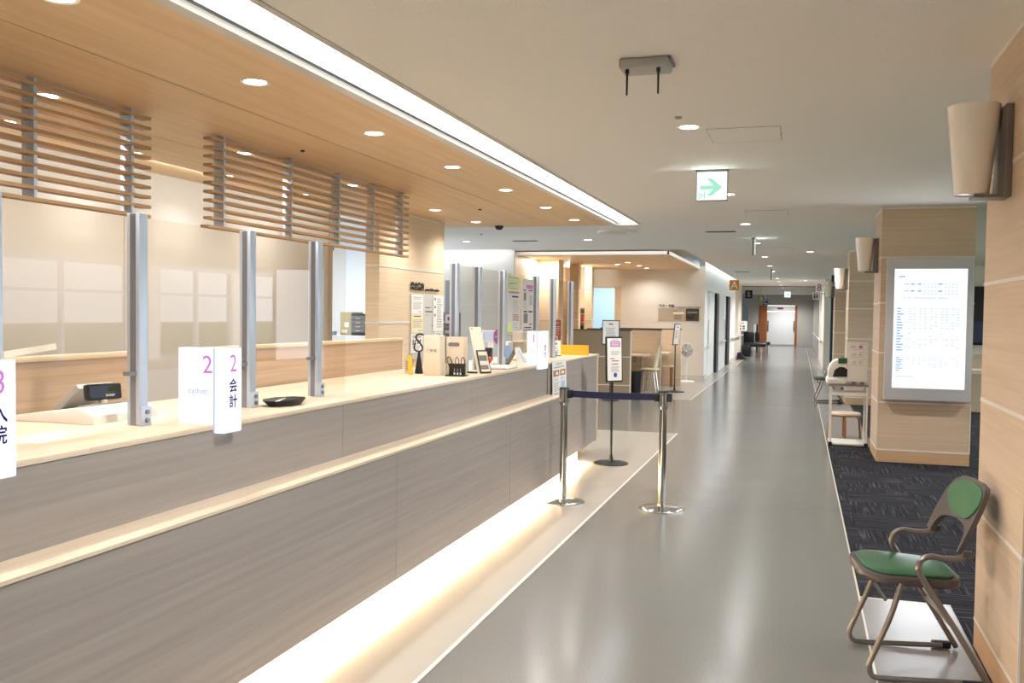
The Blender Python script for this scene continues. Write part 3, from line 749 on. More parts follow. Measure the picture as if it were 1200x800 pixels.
m, done = poster('poster', (-2.06, 7.90, .752), YX, (-.03, 0, 1), .50, .335, 'paper', 'white poster with two brown panels hanging on the counter front')
m.text('お知らせ', .25, .30, .025, 'ink', width=.22).rect(.06, .44, .265, .275, 'lightink').rect(.03, .24, .19, .245, 'brownp').rect(.27, .47, .19, .245, 'brownp').rect(.12, .2, .205, .23, 'paper', .001).rect(.32, .42, .205, .23, 'paper', .001).lines(.04, .22, .175, .15, 2, 'lblue').lines(.28, .46, .18, .15, 2, 'lblue').rect(.3, .45, .06, .14, 'lblue').lines(.04, .24, .14, .04, 7, 'lightink').lines(.06, .22, .04, .01, 2, 'ink'); done()
# notice board on the maple wall
XI = -4.337
t = thing('notice_board', (XI, 10.5, .95), 'grey notice board fixed to the maple wall under black lettering', 'notice board')
m = MB().plane((XI, 10.015, .95), YX, ZZ).sheet(1.03, .762, 'greyp', .012).rect(.44, .60, .60, .612, 'ink').rect(.44, .66, .55, .565, 'ink').rect(.44, .56, .51, .52, 'lightink').rect(.43, .5, .24, .255, 'ink').rect(.53, .6, .24, .255, 'ink').rect(.44, .58, .2, .21, 'lightink'); m.build('board', t)
m = MB().plane((XI+.003, 10.02, .95), YX, ZZ); m.disc(.65, .385, .012, 'ink', .002); m.build('pin', t)
def pap(y, z, w, h, base, label, fn):
    m = MB().plane((XI+.008, y, z), YX, ZZ).sheet(w, h, base); fn(m, w, h); tag(m.build('notice_paper'), label, 'notice', 'papers pinned on the notice board')
pap(10.02, 1.48, .35, .225, 'paper', 'white typed notice at the top left of the notice board', lambda m, w, h: m.lines(.04, w-.03, h-.02, h-.06, 2, 'lightink').lines(.04, w-.03, h-.08, .05, 6, 'lightink', ragged=.2).rect(.2, w-.05, .02, .03, 'lightink'))
pap(10.02, 1.255, .355, .22, 'yellowp', 'cream yellow notice in the middle of the notice board left column', lambda m, w, h: m.rect(.06, .28, h-.03, h-.018, 'ink').lines(.04, w-.03, h-.06, .06, 6, 'lightink').rect(.2, w-.05, .02, .03, 'lightink'))
def p3(m, w, h):
    m.lines(.05, w-.04, h-.02, h-.055, 3, 'red_ink', ragged=.15)
    for i in range(4): m.rect(.05+.07*i, .08+.07*i, h-.13, h-.07, 'black_ink').rect(.05+.07*i, .1+.07*i, h-.09, h-.075, 'ink', .001)
    m.lines(.05, w-.04, .09, .02, 3, 'lightink')
pap(10.01, 1.02, .355, .225, 'paper', 'white notice with red heading at the bottom left of the notice board', p3)
pap(10.69, 1.265, .345, .445, 'paper', 'long white list at the right of the notice board', lambda m, w, h: [m.rect(.04, .08, h-.06-.1*i, h-.03-.1*i, 'ink') for i in range(3)] and m.lines(.12, w-.03, h-.03, .04, 16, 'lightink', ragged=.35))
pap(10.74, 1.17, .27, .085, 'paper', 'small white card with dark red lettering at the lower right of the notice board', lambda m, w, h: m.text('ON', w/2, h/2, .06, 'red_ink', width=.2))
m = MB().plane((XI-.004, 10.0, 1.76), YX, ZZ)
m.text('総合案内', .2, .045, .10, 'black_ink', width=.40, bold=.03, off=.006).text('general information', .66, .01, .045, 'black_ink', width=.45, bold=.03, off=.006)
ob = m.build('wall_lettering', None, 0)
sol = ob.modifiers.new('depth', 'SOLIDIFY'); sol.thickness = .006
tag(ob, 'black raised lettering 総合案内 general information on the maple wall', 'lettering')

# items seen through the office opening
t = thing('file_box', (-5.42, 10.6, 1.2), 'buff cardboard file box on the shelf in the office opening', 'file box')
B(-5.53, -5.36, 10.55, 10.85, 1.2, 1.49, 'folder', bev=.004).build('box', t); m = MB().plane((-5.53, 10.549, 1.2), (1, 0, 0), ZZ).rect(.06, .12, .1, .16, 'paper').rect(.02, .1, .03, .07, 'beigeb'); m.build('label', t)
t = thing('drawer_unit', (-5.25, 10.6, 1.2), 'black letter drawer unit beside the buff file box', 'drawers')
B(-5.35, -5.15, 10.5, 10.8, 1.2, 1.47, 'black', bev=.004).build('case', t)
for i in range(4):
    d = B(-5.34, -5.16, 10.49, 10.5, 1.44-.05*(i+1), 1.445-.05*i, 'dgrey').build('drawer', t)
    B(-5.28, -5.22, 10.478, 10.49, 1.405-.05*i, 1.413-.05*i, 'greyp').build('handle', d)
t = thing('office_shelf', (-5.5, 10.6, 0), 'white office cabinet behind the partition in the office opening', 'cabinet')
B(-6.2, -5.1, 10.4, 10.95, 0, 1.18, 'white').build('body', t); B(-6.22, -5.08, 10.38, 10.97, 1.18, 1.2, 'white').build('top', t)
m = MB().box(-5.68, -5.55, 10.42, 10.5, 1.2, 1.25, 'bluep').box(-5.62, -5.57, 10.41, 10.42, 1.2, 1.235, 'leaf'); tag(m.build('tissue_box'), 'small pale blue box left of the buff file box', 'box')
lamp('AREA', 'office_light', (-6.5, 11, 2.55), 30, (.86, .94, 1), None, (0, 0, 0), shape='RECTANGLE', size=2.5, size_y=2)
t = thing('wall_notice', (-5.37, 14, 1.1), 'dark grey board with framed slips beyond the edge of the maple wall', 'board')
m = MB().plane((-5.6, 14, .75), (1, 0, 0), ZZ).sheet(.4, .75, 'dgrey', .02).rect(.14, .36, .58, .72, 'greyp').rect(.18, .32, .62, .68, 'red_ink', .001).rect(.14, .36, .54, .56, 'ink').rect(.1, .4, .47, .5, 'maroon').rect(.14, .36, .42, .46, 'lightink').rect(.14, .36, .38, .40, 'ink'); m.build('board', t)
B(-5.42, -5.38, 14.0, 14.04, 0, .75, 'dgrey').build('post', t); B(-5.6, -5.2, 13.9, 14.1, 0, .02, 'dgrey').build('foot', t)

# ================================================================== LATTICES
def lattice(y0, y1, rods, label, y1e=None):
    t = thing('slat_screen', (-3.65, (y0+y1)/2, 2.03), label, 'screen', 'hanging slat screens under the wood soffit')
    m = MB()
    for i in range(11):
        z = 2.598 - i*.0565
        a = y0 - (.03 if i == 10 else 0)
        m.box(-3.682, -3.620, a, y1, z-.009, z+.009, 'slat')
    m.build('slats', t)
    for y in rods:
        B(-3.700, -3.625, y-.011, y+.011, 2.035, ZS, 'alu').build('hanger', t)
lattice(-1.5, 4.57, [-.9, .2, 1.4, 2.6, 3.72, 4.42], 'hanging wooden slat screen above the cash register, cut by the left edge')
lattice(5.15, 8.3, [5.3, 6.15, 6.9, 7.55, 8.17], 'hanging wooden slat screen above the coin tray')

# ================================================================== LIGHT FITTINGS
def downlight(x, y, z, label, group, energy, color, r=.055):
    t = thing('downlight', (x, y, z), label, 'downlight', group)
    m = MB().lathe([(r, .002), (r+.016, -.004), (r+.018, .0), (r+.018, .003), (r, .003)], (x, y, z), 'fanw', 24, closed=True); m.build('trim_ring', t)
    m = MB().lathe([(0, .0005), (r, .0005), (r, .002), (0, .002)], (x, y, z-.002), 'down', 24); m.build('lens', t)
    lamp('SPOT', 'downlight_lamp', (x, y, z-.02), energy, color, t, spot_size=math.radians(150), spot_blend=.7, shadow_soft_size=.04)
    return t
WARM, NEUT = (1, .965, .915), (1, .99, .975)
for i, y in enumerate([2.79, 4.07, 5.42, 6.81, 8.18, 9.6, 10.92]):
    downlight(-2.61, y, ZS, 'round downlight in the front row of the wood soffit, %s from the camera' % ORD[i], 'downlights in the front row of the wood soffit', 31, WARM)
for i, y in enumerate([4.06, 5.89, 7.59, 9.61, 10.96]):
    downlight(-3.88, y, ZS, 'round downlight in the rear row of the wood soffit, %s from the camera' % ORD[i], 'downlights in the rear row of the wood soffit', 25, WARM)
for i, y in enumerate([4.56, 5.7, 6.84, 8.1]):
    downlight(-4.67, y, ZS, 'round downlight close to the back wall behind the slat screens, %s from the camera' % ORD[i], 'downlights close to the back wall', 15, WARM)
for i, y in enumerate([5.75, 8.995, 11.91, 15.06, 18.5, 21.8, 24.5, 28.8, 31.6, 35.0, 38.4, 42.0, 46.0, 48.6]):
    downlight(-.67, y, ZC, 'round corridor ceiling downlight in the centre line, %s from the camera' % ORD[i], 'corridor ceiling downlights', 70 if y < 30 else 120, NEUT)
for i, y in enumerate([17.14, 30.6]):
    downlight(.15, y, ZC, ('nearer' if i == 0 else 'farther') + ' small downlight right of the corridor centre line', 'side corridor downlights', 30, NEUT)
for i, (x, y) in enumerate(((-5.16, 14.12), (-3.14, 14.05))):
    downlight(x, y, ZC, 'downlight in the beige ceiling beyond the wood soffit, ' + ('above the grey office wall' if i == 0 else 'before the far wood soffit'), 'downlights between the soffits', 40, NEUT)
for i, (x, y) in enumerate(((-6.08, 18.0), (-3.87, 19.6), (-3.51, 18.9), (-3.49, 20.2), (-3.48, 21.2))):
    x *= .965
    downlight(x, y, ZS2, ['downlight in the far wood soffit by the maple piers', 'downlight in the far wood soffit, leftmost of the cluster of four', 'downlight in the far wood soffit, second of the cluster of four', 'downlight in the far wood soffit, third of the cluster of four', 'downlight in the far wood soffit, nearest the cream wall'][i], 'downlights in the far wood soffit', 19, WARM)
lamp('AREA', 'pier_lamp', (-4.8, 17.45, 2.56), 13, WARM, None, shape='DISK', size=.3)
lamp('AREA', 'wall_washer', (-4.72, 4.2, 2.61), 17, WARM, None, (0, math.radians(48), 0), shape='RECTANGLE', size=.08, size_y=10.5)
lamp('POINT', 'pier_lamp', (-4.9, 20.3, 2.3), 14, WARM, None, shadow_soft_size=.1)
lamp('AREA', 'inner_room_light', (-4.6, 23.3, 2.5), 22, (.85, .94, 1), None, (0, 0, 0), shape='RECTANGLE', size=1.5, size_y=1)
for y in (2.6, -.6, -3.8): lamp('SPOT', 'ceiling_lamp', (-.67, y, 2.6), 70, NEUT, None, spot_size=2.6, spot_blend=.7, shadow_soft_size=.06)
for y in (1.5, .1, -1.3, -2.7): lamp('SPOT', 'ceiling_lamp', (-2.61, y, 2.6), 31, WARM, None, spot_size=2.6, spot_blend=.7, shadow_soft_size=.06)
for y in (-2, .2, 2.4): lamp('SPOT', 'ceiling_lamp', (-4.2, y, 2.6), 24, WARM, None, spot_size=2.6, spot_blend=.7, shadow_soft_size=.06)
for x in (3.2, 5.2):
    for y in (-3, 1, 5, 9, 13, 17.5): lamp('SPOT', 'ceiling_lamp', (x, y, 2.6), 60, NEUT, None, spot_size=2.6, spot_blend=.7, shadow_soft_size=.06)

# ceiling things
t = thing('access_point', (-.69, 4.2, ZC), 'grey wireless unit with two black aerials on the ceiling', 'wireless unit')
B(-.80, -.58, 4.14, 4.30, ZC-.045, ZC, 'apgrey', bev=.012, seg=3).build('housing', t)
B(-.79, -.57, 4.15, 4.315, ZC-.012, ZC, 'alud').build('mount_plate', t)
for x in (-.765, -.625): MB().cyl((x, 4.17, ZC-.05), (x, 4.17, ZC-.16), .0055, 'black', .004, 10).cyl((x, 4.17, ZC-.04), (x, 4.17, ZC-.065), .009, 'black', n=10).build('antenna', t)
def exit_sign(loc, rz, label):
    t = thing('exit_sign', (0, 0, 0), label, 'exit sign', 'exit signs hanging from the corridor ceiling')
    B(-.122, .122, -.02, .02, -.245, 0, 'registerd', bev=.003).build('housing', t)
    B(-.125, .125, -.03, .03, -.012, 0, 'plate').build('ceiling_plate', t)
    for sg in (-1, 1):
        m = MB(); m.plane((-.115*(-sg if sg < 0 else 1) if sg > 0 else -.115, -.0205, -.24) if sg > 0 else (.115, .0205, -.24), (sg, 0, 0), ZZ)
        m.rect(0, .23, .003, .222, 'exitp', .0006)
        m.poly([(.025, .118), (.12, .118), (.085, .158), (.12, .158), (.19, .098), (.12, .045), (.085, .045), (.12, .085), (.025, .085)][::-1] and [(.025, .115), (.025, .085), (.125, .085), (.075, .035), (.115, .035), (.195, .1), (.115, .17), (.075, .17), (.125, .115)], 'exitg', .0014)
        m.rect(.012, .022, .012, .062, 'exitg', .0014).rect(.022, .03, .012, .02, 'exitg', .0014).rect(.052, .064, .012, .062, 'exitg', .0014).disc(.038, .052, .006, 'exitg', .0016, 10).poly([(.03, .02), (.044, .034), (.046, .046), (.034, .046), (.026, .032)], 'exitg', .0016)
        m.build('lit_panel', t)
    t.location = loc; t.rotation_euler = (0, 0, rz)
    return t
e1 = exit_sign((-.68, 7.46, ZC), 0, 'lit white exit sign with a pale green arrow, nearest on the ceiling')
dup(e1, (-.67, 14.07, ZC), PI/2, label='exit sign seen edge on, hanging beyond the arrow sign')
dup(e1, (-.68, 23.5, ZC), PI/2, label='small exit sign seen edge on, farther down the corridor')
dup(e1, (-.47, 37.5, ZC-.15), 0, label='small glowing green exit sign above the far white door')
lamp('POINT', 'exit_glow', (-.68, 7.40, 2.50), .8, (.8, 1, .95), None, shadow_soft_size=.05)
lamp('POINT', 'exit_glow', (-.60, 14.07, 2.52), .8, (.8, 1, .95), None, shadow_soft_size=.05)
def hatch(x0, x1, y0, y1, label):
    m = MB()
    for a in ((x0, x1, y0, y0+.004), (x0, x1, y1-.004, y1), (x0, x0+.004, y0, y1), (x1-.004, x1, y0, y1)): m.box(*a, ZC-.002, ZC, 'alud')
    m.box(x0+.004, x1-.004, y0+.004, y1-.004, ZC-.002, ZC, 'ceil'); m.box(x1-.006, x1+.002, (y0+y1)/2, (y0+y1)/2+.03, ZC-.005, ZC, 'alud')
    tag(m.build('ceiling_hatch'), label, 'hatch', 'ceiling access hatches')
hatch(-.575, -.135, 5.83, 6.3, 'square ceiling access hatch right of the nearest corridor downlight')
hatch(-.60, -.146, 10.42, 10.86, 'square ceiling access hatch just beyond the arrow exit sign')
hatch(-.6, -.146, 16.0, 16.5, 'thin outlined ceiling hatch right of the edge on exit sign')
def small_disc(name, x, y, z, r, k, label, cat, h=.012):
    m = MB().lathe([(0, -h), (r*.6, -h), (r, -h*.4), (r, 0), (0, 0)], (x, y, z), k, 20); return tag(m.build(name), label, cat)
small_disc('sprinkler_head', -.695, 5.44, ZC, .022, 'alud', 'dark sprinkler head beside the nearest corridor downlight', 'sprinkler')
small_disc('sprinkler_head', -3.38, 5.87, ZS, .016, 'black', 'black sprinkler head in the wood soffit above the near slat screen', 'sprinkler')
small_disc('sprinkler_head', -3.36, 9.62, ZS, .02, 'black', 'black sprinkler head in the wood soffit near its far edge', 'sprinkler')
small_disc('sprinkler_head', -4.44, 12.78, ZC, .022, 'alud', 'small sprinkler head in the beige ceiling beyond the soffit', 'sprinkler')
small_disc('security_camera', -3.75, 11.5, ZS, .055, 'black', 'black dome security camera at the far edge of the wood soffit', 'camera', .05)
t = thing('air_diffuser', (-2.43, 12.67, ZC), 'round white air diffuser in the ceiling past the cove light', 'air vent')
MB().lathe([(.14, -.004), (.25, -.03), (.262, -.02), (.262, 0), (.14, 0)], (-2.43, 12.67, ZC), 'trim', 32, True).build('outer_ring', t)
MB().lathe([(0, -.02), (.12, -.02), (.15, -.008), (.15, 0), (0, 0)], (-2.43, 12.67, ZC), 'greyp', 32).build('centre_cone', t)
for x, y, l in ((-4.16, 14.08, 'dark slot air vent in the ceiling before the far cove light'), (-1.45, 24.6, 'dark slot air vent in the ceiling near the orange sign'), (-1.05, 12.9, 'small dark slot vent left of the edge on exit sign')):
    m = MB().box(x-.2, x+.2, y-.06, y+.06, ZC-.006, ZC, 'alud')
    for i in range(3): m.box(x-.19, x+.19, y-.045+.035*i, y-.03+.035*i, ZC-.009, ZC-.006, 'black')
    tag(m.build('slot_vent'), l, 'air vent')
# blade signs
def blade(x0, x1, y, z0, z1, k, fn, label, up=True):
    t = thing('hanging_sign', ((x0+x1)/2, y, z0), label, 'sign')
    m = MB().box(x0, x1, y, y+.03, z0, z1, k); m.plane((x0, y-.001, z0), (1, 0, 0), ZZ); fn(m, x1-x0, z1-z0); m.build('panel', t)
    if up: MB().cyl(((x0+x1)/2, y+.015, z1), ((x0+x1)/2, y+.015, ZC), .012, 'trim', n=8).build('rod', t)
    else: B(x1, max(x1+.01, .8), y+.005, y+.025, z1-.05, z1-.03, 'trim').build('bracket', t)
blade(-1.708, -1.472, 24, 2.153, 2.409, 'orange', lambda m, w, h: m.text('A', w/2, h/2, h*.72, 'paper', bold=.0), 'square orange hanging sign with a white letter A')
blade(-2.3, -2.0, 42, 2.29, 2.64, 'black', lambda m, w, h: m.rect(w*.3, w*.7, h*.2, h*.8, 'greyp').rect(w*.45, w*.65, h*.35, h*.7, 'ink', .001), 'small black pictogram sign left of the green sign')
blade(-1.58, -1.35, 38, 2.07, 2.31, 'signg', lambda m, w, h: m.text('B', w/2, h/2, h*.7, 'paper'), 'small green hanging sign with letter B')
blade(-1.56, -1.33, 42, 2.0, 2.26, 'signb', lambda m, w, h: m.text('C', w/2, h/2, h*.7, 'paper'), 'small blue hanging sign with letter C')
blade(.328, .478, 22, 2.07, 2.26, 'paper', lambda m, w, h: m.text('8', w/2, h/2, h*.75, 'red_ink'), 'small white blade sign with a dark red 8 by the third pillar', False)
def toilet(m, w, h):
    for i, k in enumerate(('red_ink', 'blue_ink')):
        x = w*(.33+.36*i); m.disc(x, h*.74, w*.1, k, .001, 10); m.poly([(x-w*.13, h*.2), (x+w*.13, h*.2), (x+w*.08, h*.62), (x-w*.08, h*.62)], k, .001)
blade(.319, .503, 27, 1.987, 2.197, 'paper', toilet, 'small white toilet sign with red and blue figures below the 8 sign', False)

# wall sconces
def sconce():
    t = thing('wall_sconce', (.795, 4.2, 2.0), 'cone shaped opal wall sconce on the nearest pillar', 'wall lamp', 'wall sconces on the pillars')
    B(.765, .795, 4.13, 4.27, 1.99, 2.36, 'plate', bev=.003).build('back_plate', t)
    MB().prism([(.745, 4.14, 2.0), (.766, 4.14, 2.0), (.766, 4.14, 2.35), (.757, 4.14, 2.35)], (0, .12, 0), 'plate').box(.66, .77, 4.14, 4.26, 1.99, 2.003, 'plate').build('arm', t)
    MB().lathe([(.064, 0), (.1, .36), (.096, .36), (.060, .004), (0, .004), (0, 0)], (.66, 4.2, 2.006), 'shade', 36).build('shade', t)
    return t
sc = sconce()
for y, l in ((10.80, 'cone shaped opal wall sconce on the pillar with the lit display'), (17.4, 'cone shaped opal wall sconce on the third pillar, above the far green chair'), (23.95, 'small cone shaped wall sconce on the farthest pillar, next to the 8 sign')):
    dup(sc, (.795, y, 2.0), 0, label=l)

# ================================================================== DISPLAY
t = thing('information_display', (1.25, 10.32, .665), 'large lit timetable screen in a silver frame on the pillar', 'display')
m = MB().box(.845, 1.657, 10.24, 10.346, .665, 2.112, 'bezel', bev=.006); m.build('bezel', t)
m = MB().plane((.918, 10.239, .79), (1, 0, 0), ZZ); W, H = .68, 1.215
m.rect(0, W, 0, H, 'screen', .0008)
random.seed(7)
m.rect(.03, W-.05, H-.055, H-.053, 'screen_line', .0016).rect(.04, .1, H-.085, H-.073, 'screen_ink2', .0016)
for j in range(2):
    y = H-.155-.07*j
    for x, w, k in ((.09, .05, 'screen_ink'), (.155, .035, 'screen_ink2'), (.22, .035, 'screen_ink2'), (.41, .04, 'screen_ink2')): m.rect(x, x+w, y-.007, y+.007, k, .0016)
    for x0 in (.275, .47):
        for i in range(4): m.rect(x0+.034*i, x0+.016+.034*i, y-.006, y+.006, 'screen_ink', .0016).rect(x0+.034*i, x0+.02+.034*i, y-.034, y-.024, 'screen_ink', .0016)
for i, (x, w) in enumerate(((.085, .03), (.13, .03), (.18, .08), (.27, .12), (.41, .09))): m.rect(x, x+w, H-.3, H-.29, 'screen_ink', .0016)
m.rect(.03, W-.05, H-.36, H-.358, 'screen_line', .0016)
def table(y1, y0, rows, cols):
    h = (y1-y0)/rows
    for i in range(rows+1): m.rect(.03, W-.05, y1-h*i-.0008, y1-h*i+.0008, 'screen_line', .0014)
    for i in range(cols+1): x = .125+(W-.05-.125)*i/cols; m.rect(x-.0008, x+.0008, y0, y1, 'screen_line', .0014)
    cw = (W-.05-.125)/cols
    for i in range(rows):
        y = y1-h*(i+.5)
        m.rect(.032, .032+.03+.035*random.random(), y-h*.22, y+h*.22, 'screen_ink2', .0018)
        for c in range(cols):
            for q in (.28, .72):
                if random.random() < (.75 if i < rows*.45 else .22): x = .125+cw*(c+q); m.rect(x-.012, x+.012, y-h*.16, y+h*.16, 'screen_ink', .0018)
table(H-.39, H-.39-.45, 16, 5); table(H-.91, H-.91-.16, 7, 5) if False else table(H-.895, H-.895-.15, 7, 5)
m.rect(.03, .2, .115, .123, 'screen_ink', .0016).rect(.03, W-.05, .1, .102, 'screen_line', .0016).rect(.03, W-.05, .035, .037, 'screen_line', .0016)
m.build('screen', t)
lamp('AREA', 'display_glow', (1.25, 10.2, 1.4), 5, (.92, .96, 1), t, (-PI/2, 0, 0), shape='RECTANGLE', size=.65, size_y=1.2)

# ================================================================== CHAIR
def chair():
    t = thing('folding_chair', (.45, 4.31, 0), 'green padded folding armchair with grey tube legs beside the nearest pillar', 'chair', 'green folding armchairs')
    X, Y = .45, 4.31
    def outline(x0, x1, hw0, hw1, r0, r1, n=5):
        c = [(x0, -hw0, r0, PI, 1.5*PI), (x1, -hw1, r1, 1.5*PI, 2*PI), (x1, hw1, r1, 0, .5*PI), (x0, hw0, r0, .5*PI, PI)]
        o = []
        for cx, cy, r, a0, a1 in c:
            qx = cx + (r if cx == x0 else -r); qy = cy + (r if cy < 0 else -r)
            o += [(qx+r*math.cos(a0+(a1-a0)*i/n), qy+r*math.sin(a0+(a1-a0)*i/n)) for i in range(n+1)]
        return o
    sl = lambda x: .445 - (x-.25)*.05
    m = MB().prism([(x, Y+y, sl(x)-.038) for x, y in outline(.25, .655, .215, .195, .11, .10)], (0, 0, .036), 'shell', bev=.008); st = m.build('seat', t)
    m = MB().prism([(x, Y+y, sl(x)-.003) for x, y in outline(.273, .638, .195, .175, .1, .10)], (0, 0, .012), 'green', bev=.006); m.build('seat_pad', st)
    bo, bu = Vector((.635, Y, .545)), Vector((.115, 0, .265)).normalized(); bn = Vector((-bu.z, 0, bu.x))
    P = lambda y, s, d=0: bo + Vector((0, y, 0)) + bu*s + bn*(d - .10*(y/.24)**2*-.25)
    out = [(-.24, 0), (-.245, .10), (-.235, .19), (-.205, .25), (-.15, .282), (-.06, .292), (.06, .292), (.15, .282), (.205, .25), (.235, .19), (.245, .10), (.24, 0), (.205, 0), (.19, .05), (.15, .085), (.08, .102), (0, .106), (-.08, .102), (-.15, .085), (-.19, .05), (-.205, 0)]
    m = MB()
    # build frame as strips so that the gap below stays open
    L = [(-.24, 0), (-.243, .05), (-.245, .10), (-.235, .19), (-.205, .25), (-.15, .282), (-.06, .292), (.06, .292), (.15, .282), (.205, .25), (.235, .19), (.245, .10), (.243, .05), (.24, 0)]
    I = [(-.205, 0), (-.195, .04), (-.18, .065), (-.165, .08), (-.14, .09), (-.10, .099), (-.04, .105), (.04, .105), (.10, .099), (.14, .09), (.165, .08), (.18, .065), (.195, .04), (.205, 0)]
    fr = [[m.bm.verts.new(P(y, s, d)) for y, s in L] for d in (.010, -.010)]
    ir = [[m.bm.verts.new(P(y, s, d)) for y, s in I] for d in (.010, -.010)]
    n = len(L)
    for i in range(n-1):
        m.face([fr[0][i], fr[0][i+1], ir[0][i+1], ir[0][i]], 'shell'); m.face([fr[1][i+1], fr[1][i], ir[1][i], ir[1][i+1]], 'shell')
        m.face([fr[0][i+1], fr[0][i], fr[1][i], fr[1][i+1]], 'shell'); m.face([ir[0][i], ir[0][i+1], ir[1][i+1], ir[1][i]], 'shell')
    for i in (0, n-1): m.face([fr[0][i], ir[0][i], ir[1][i], fr[1][i]], 'shell')
    bk = m.build('backrest', t, 50)
    pd = []
    for i in range(28):
        a = 2*PI*i/28; c, s_ = math.cos(a), math.sin(a)
        w_ = .205 if s_ > 0 else .205+.05*s_; pd.append((w_*math.copysign(abs(c)**.7, c), .192+(.082 if s_ > 0 else .074)*math.copysign(abs(s_)**.8, s_)))
    m = MB().prism([P(y, s, .008) for y, s in pd], bn*.010, 'green2', bev=.005); m.build('back_pad', bk)
    for sg in (-1, 1):
        y = Y+sg*.24
        m = MB().tube([(.65, y, .56), (.612, y, .532), (.56, y, .528), (.50, y, .538), (.462, y, .52), (.452, y, .475), (.50, y, .40), (.60, y, .25), (.745, y, .012)], .0125, 'bronze', 12, fillet=.03); m.build('arm_leg', t)
        m = MB().tube([(.40, y-sg*.03, .41), (.36, y-sg*.025, .27), (.275, y-sg*.02, .06), (.29, y-sg*.02, .016), (.36, y-sg*.02, .013), (.68, y-sg*.02, .022)], .0115, 'bronze', 12, fillet=.05); lg = m.build('front_leg', t)
        MB().box(.64, .72, y-.02, y+.02, .006, .034, 'rubber', bev=.006).build('runner_clip', lg)
        MB().tube([(.30, y-sg*.05, .40), (.345, y-sg*.05, .33)], .007, 'bronze', 8).build('fold_stay', t)
        MB().box(.62, .662, y-.016, y+.016, .538, .566, 'shell', bev=.006).build('arm_socket', t)
    MB().tube([(.61, Y-.23, .235), (.61, Y+.23, .235)], .009, 'bronze').build('rear_stretcher', t)
    return t
ch = chair(); ch.rotation_euler = (0, 0, math.radians(7))
dup(ch, (.46, 17.25, 0), math.radians(3), label='far green folding chair half hidden by the monitor stand near the third pillar')

# ================================================================== BARRIER
def stanchion(x, y, label):
    t = thing('barrier_post', (x, y, 0), label, 'barrier post', 'belt barrier posts')
    MB().lathe([(0, .028), (.03, .026), (.10, .018), (.165, .013), (.175, .008), (.175, 0), (0, 0)], (x, y, 0), 'chrome', 40).build('base', t)
    MB().cyl((x, y, .02), (x, y, .83), .029, 'steel', n=24).build('pole', t)
    m = MB().cyl((x, y, .80), (x, y, .905), .040, 'steel', n=24).cyl((x, y, .905), (x, y, .918), .042, 'black', .038, 24).cyl((x, y, .775), (x, y, .80), .031, 'steel', .040, 24); m.build('head', t)
    for sg in ((1,) if x < -1.5 else (-1, 1)): B(x+sg*.05-.016, x+sg*.05+.016, y-.03, y+.03, .835, .90, 'black', bev=.004).build('belt_slot', t)
stanchion(-1.775, 7.17, 'chrome belt barrier post standing close to the counter')
stanchion(-.99, 7.18, 'chrome belt barrier post standing on the grey corridor floor')
m = MB()
N = 16
for i in range(N):
    a, b = i/N, (i+1)/N
    xa, xb = -1.709 + .653*a, -1.709 + .653*b; za, zb = .868 - .004*math.sin(PI*a), .868 - .004*math.sin(PI*b)
    for d, fl in ((-.0012, 0), (.0012, 1)):
        q = [(xa, 7.175+d, za-.026), (xb, 7.175+d, zb-.026), (xb, 7.175+d, zb+.026), (xa, 7.175+d, za+.026)]
        m.face(m.verts(q[::-1] if fl else q), 'navy')
    for s_ in (-.026, .026): m.face(m.verts([(xa, 7.1738, za+s_), (xb, 7.1738, zb+s_), (xb, 7.1762, zb+s_), (xa, 7.1762, za+s_)]), 'navy')
tag(m.build('barrier_belt'), 'dark navy belt stretched between the two chrome posts', 'belt')

# floor sign stands
def sign_stand(x, y, rz, w, h, z0, base_r, fn, label, lean=.04):
    t = thing('sign_stand', (0, 0, 0), label, 'sign stand')
    MB().lathe([(0, .03), (base_r*.3, .028), (base_r*.92, .016), (base_r, .010), (base_r, 0), (0, 0)], (0, 0, 0), 'black', 36).cyl((0, 0, .02), (0, 0, .10), .026, 'black', .014).build('base', t)
    MB().cyl((0, 0, .03), (0, 0, z0+.08), .011, 'black', n=12).build('pole', t)
    n = Vector((0, -math.cos(lean), math.sin(lean))); up = Vector((0, math.sin(lean), math.cos(lean))); c = Vector((0, -.02, z0+h/2))
    fr = MB().obox(c, (w/2, 0, 0), n*.008, up*h/2, 'tabletframe', bev=.004).build('frame', t)
    m = MB().plane(c + n*.0085 - Vector((w/2-.014, 0, 0)) - up*(h/2-.016), (1, 0, 0), up)
    m.rect(0, w-.028, 0, h-.032, 'paper', .0004); fn(m, w-.028, h-.032); m.build('notice', fr, 0)
    t.location = (x, y, 0); t.rotation_euler = (0, 0, rz)
    return t
def n1(m, w, h):
    m.rect(w*.22, w*.9, h*.8, h*.93, 'magenta_ink', .001).lines(w*.28, w*.84, h*.91, h*.82, 2, 'paper', off=.0015, ragged=.1).rect(w*.3, w*.8, h*.95, h*.97, 'lightink', .001).lines(w*.25, w*.9, h*.7, h*.6, 3, 'lightink').rect(w*.2, w*.5, h*.51, h*.53, 'red_ink', .001).rect(w*.3, w*.8, h*.455, h*.475, 'red_ink', .001).rect(w*.3, w*.75, h*.38, h*.4, 'red_ink', .001).lines(w*.25, w*.9, h*.34, h*.2, 5, 'lightink').disc(w*.55, h*.13, w*.13, 'blue_ink', .001, 12)
def n2(m, w, h):
    m.rect(w*.36, w*.64, h*.84, h*.89, 'red_ink', .001).lines(w*.2, w*.85, h*.72, h*.3, 7, 'lightink', off=.001)
sign_stand(-1.785, 9.2, math.radians(52), .215, .455, .825, .175, n1, 'tall black framed sign stand with a purple heading, in front of the counter end')
sign_stand(-3.15, 16.05, math.radians(4), .305, .43, .975, .16, n2, 'black framed sign stand with a short red heading, behind the purple headed one', .0)
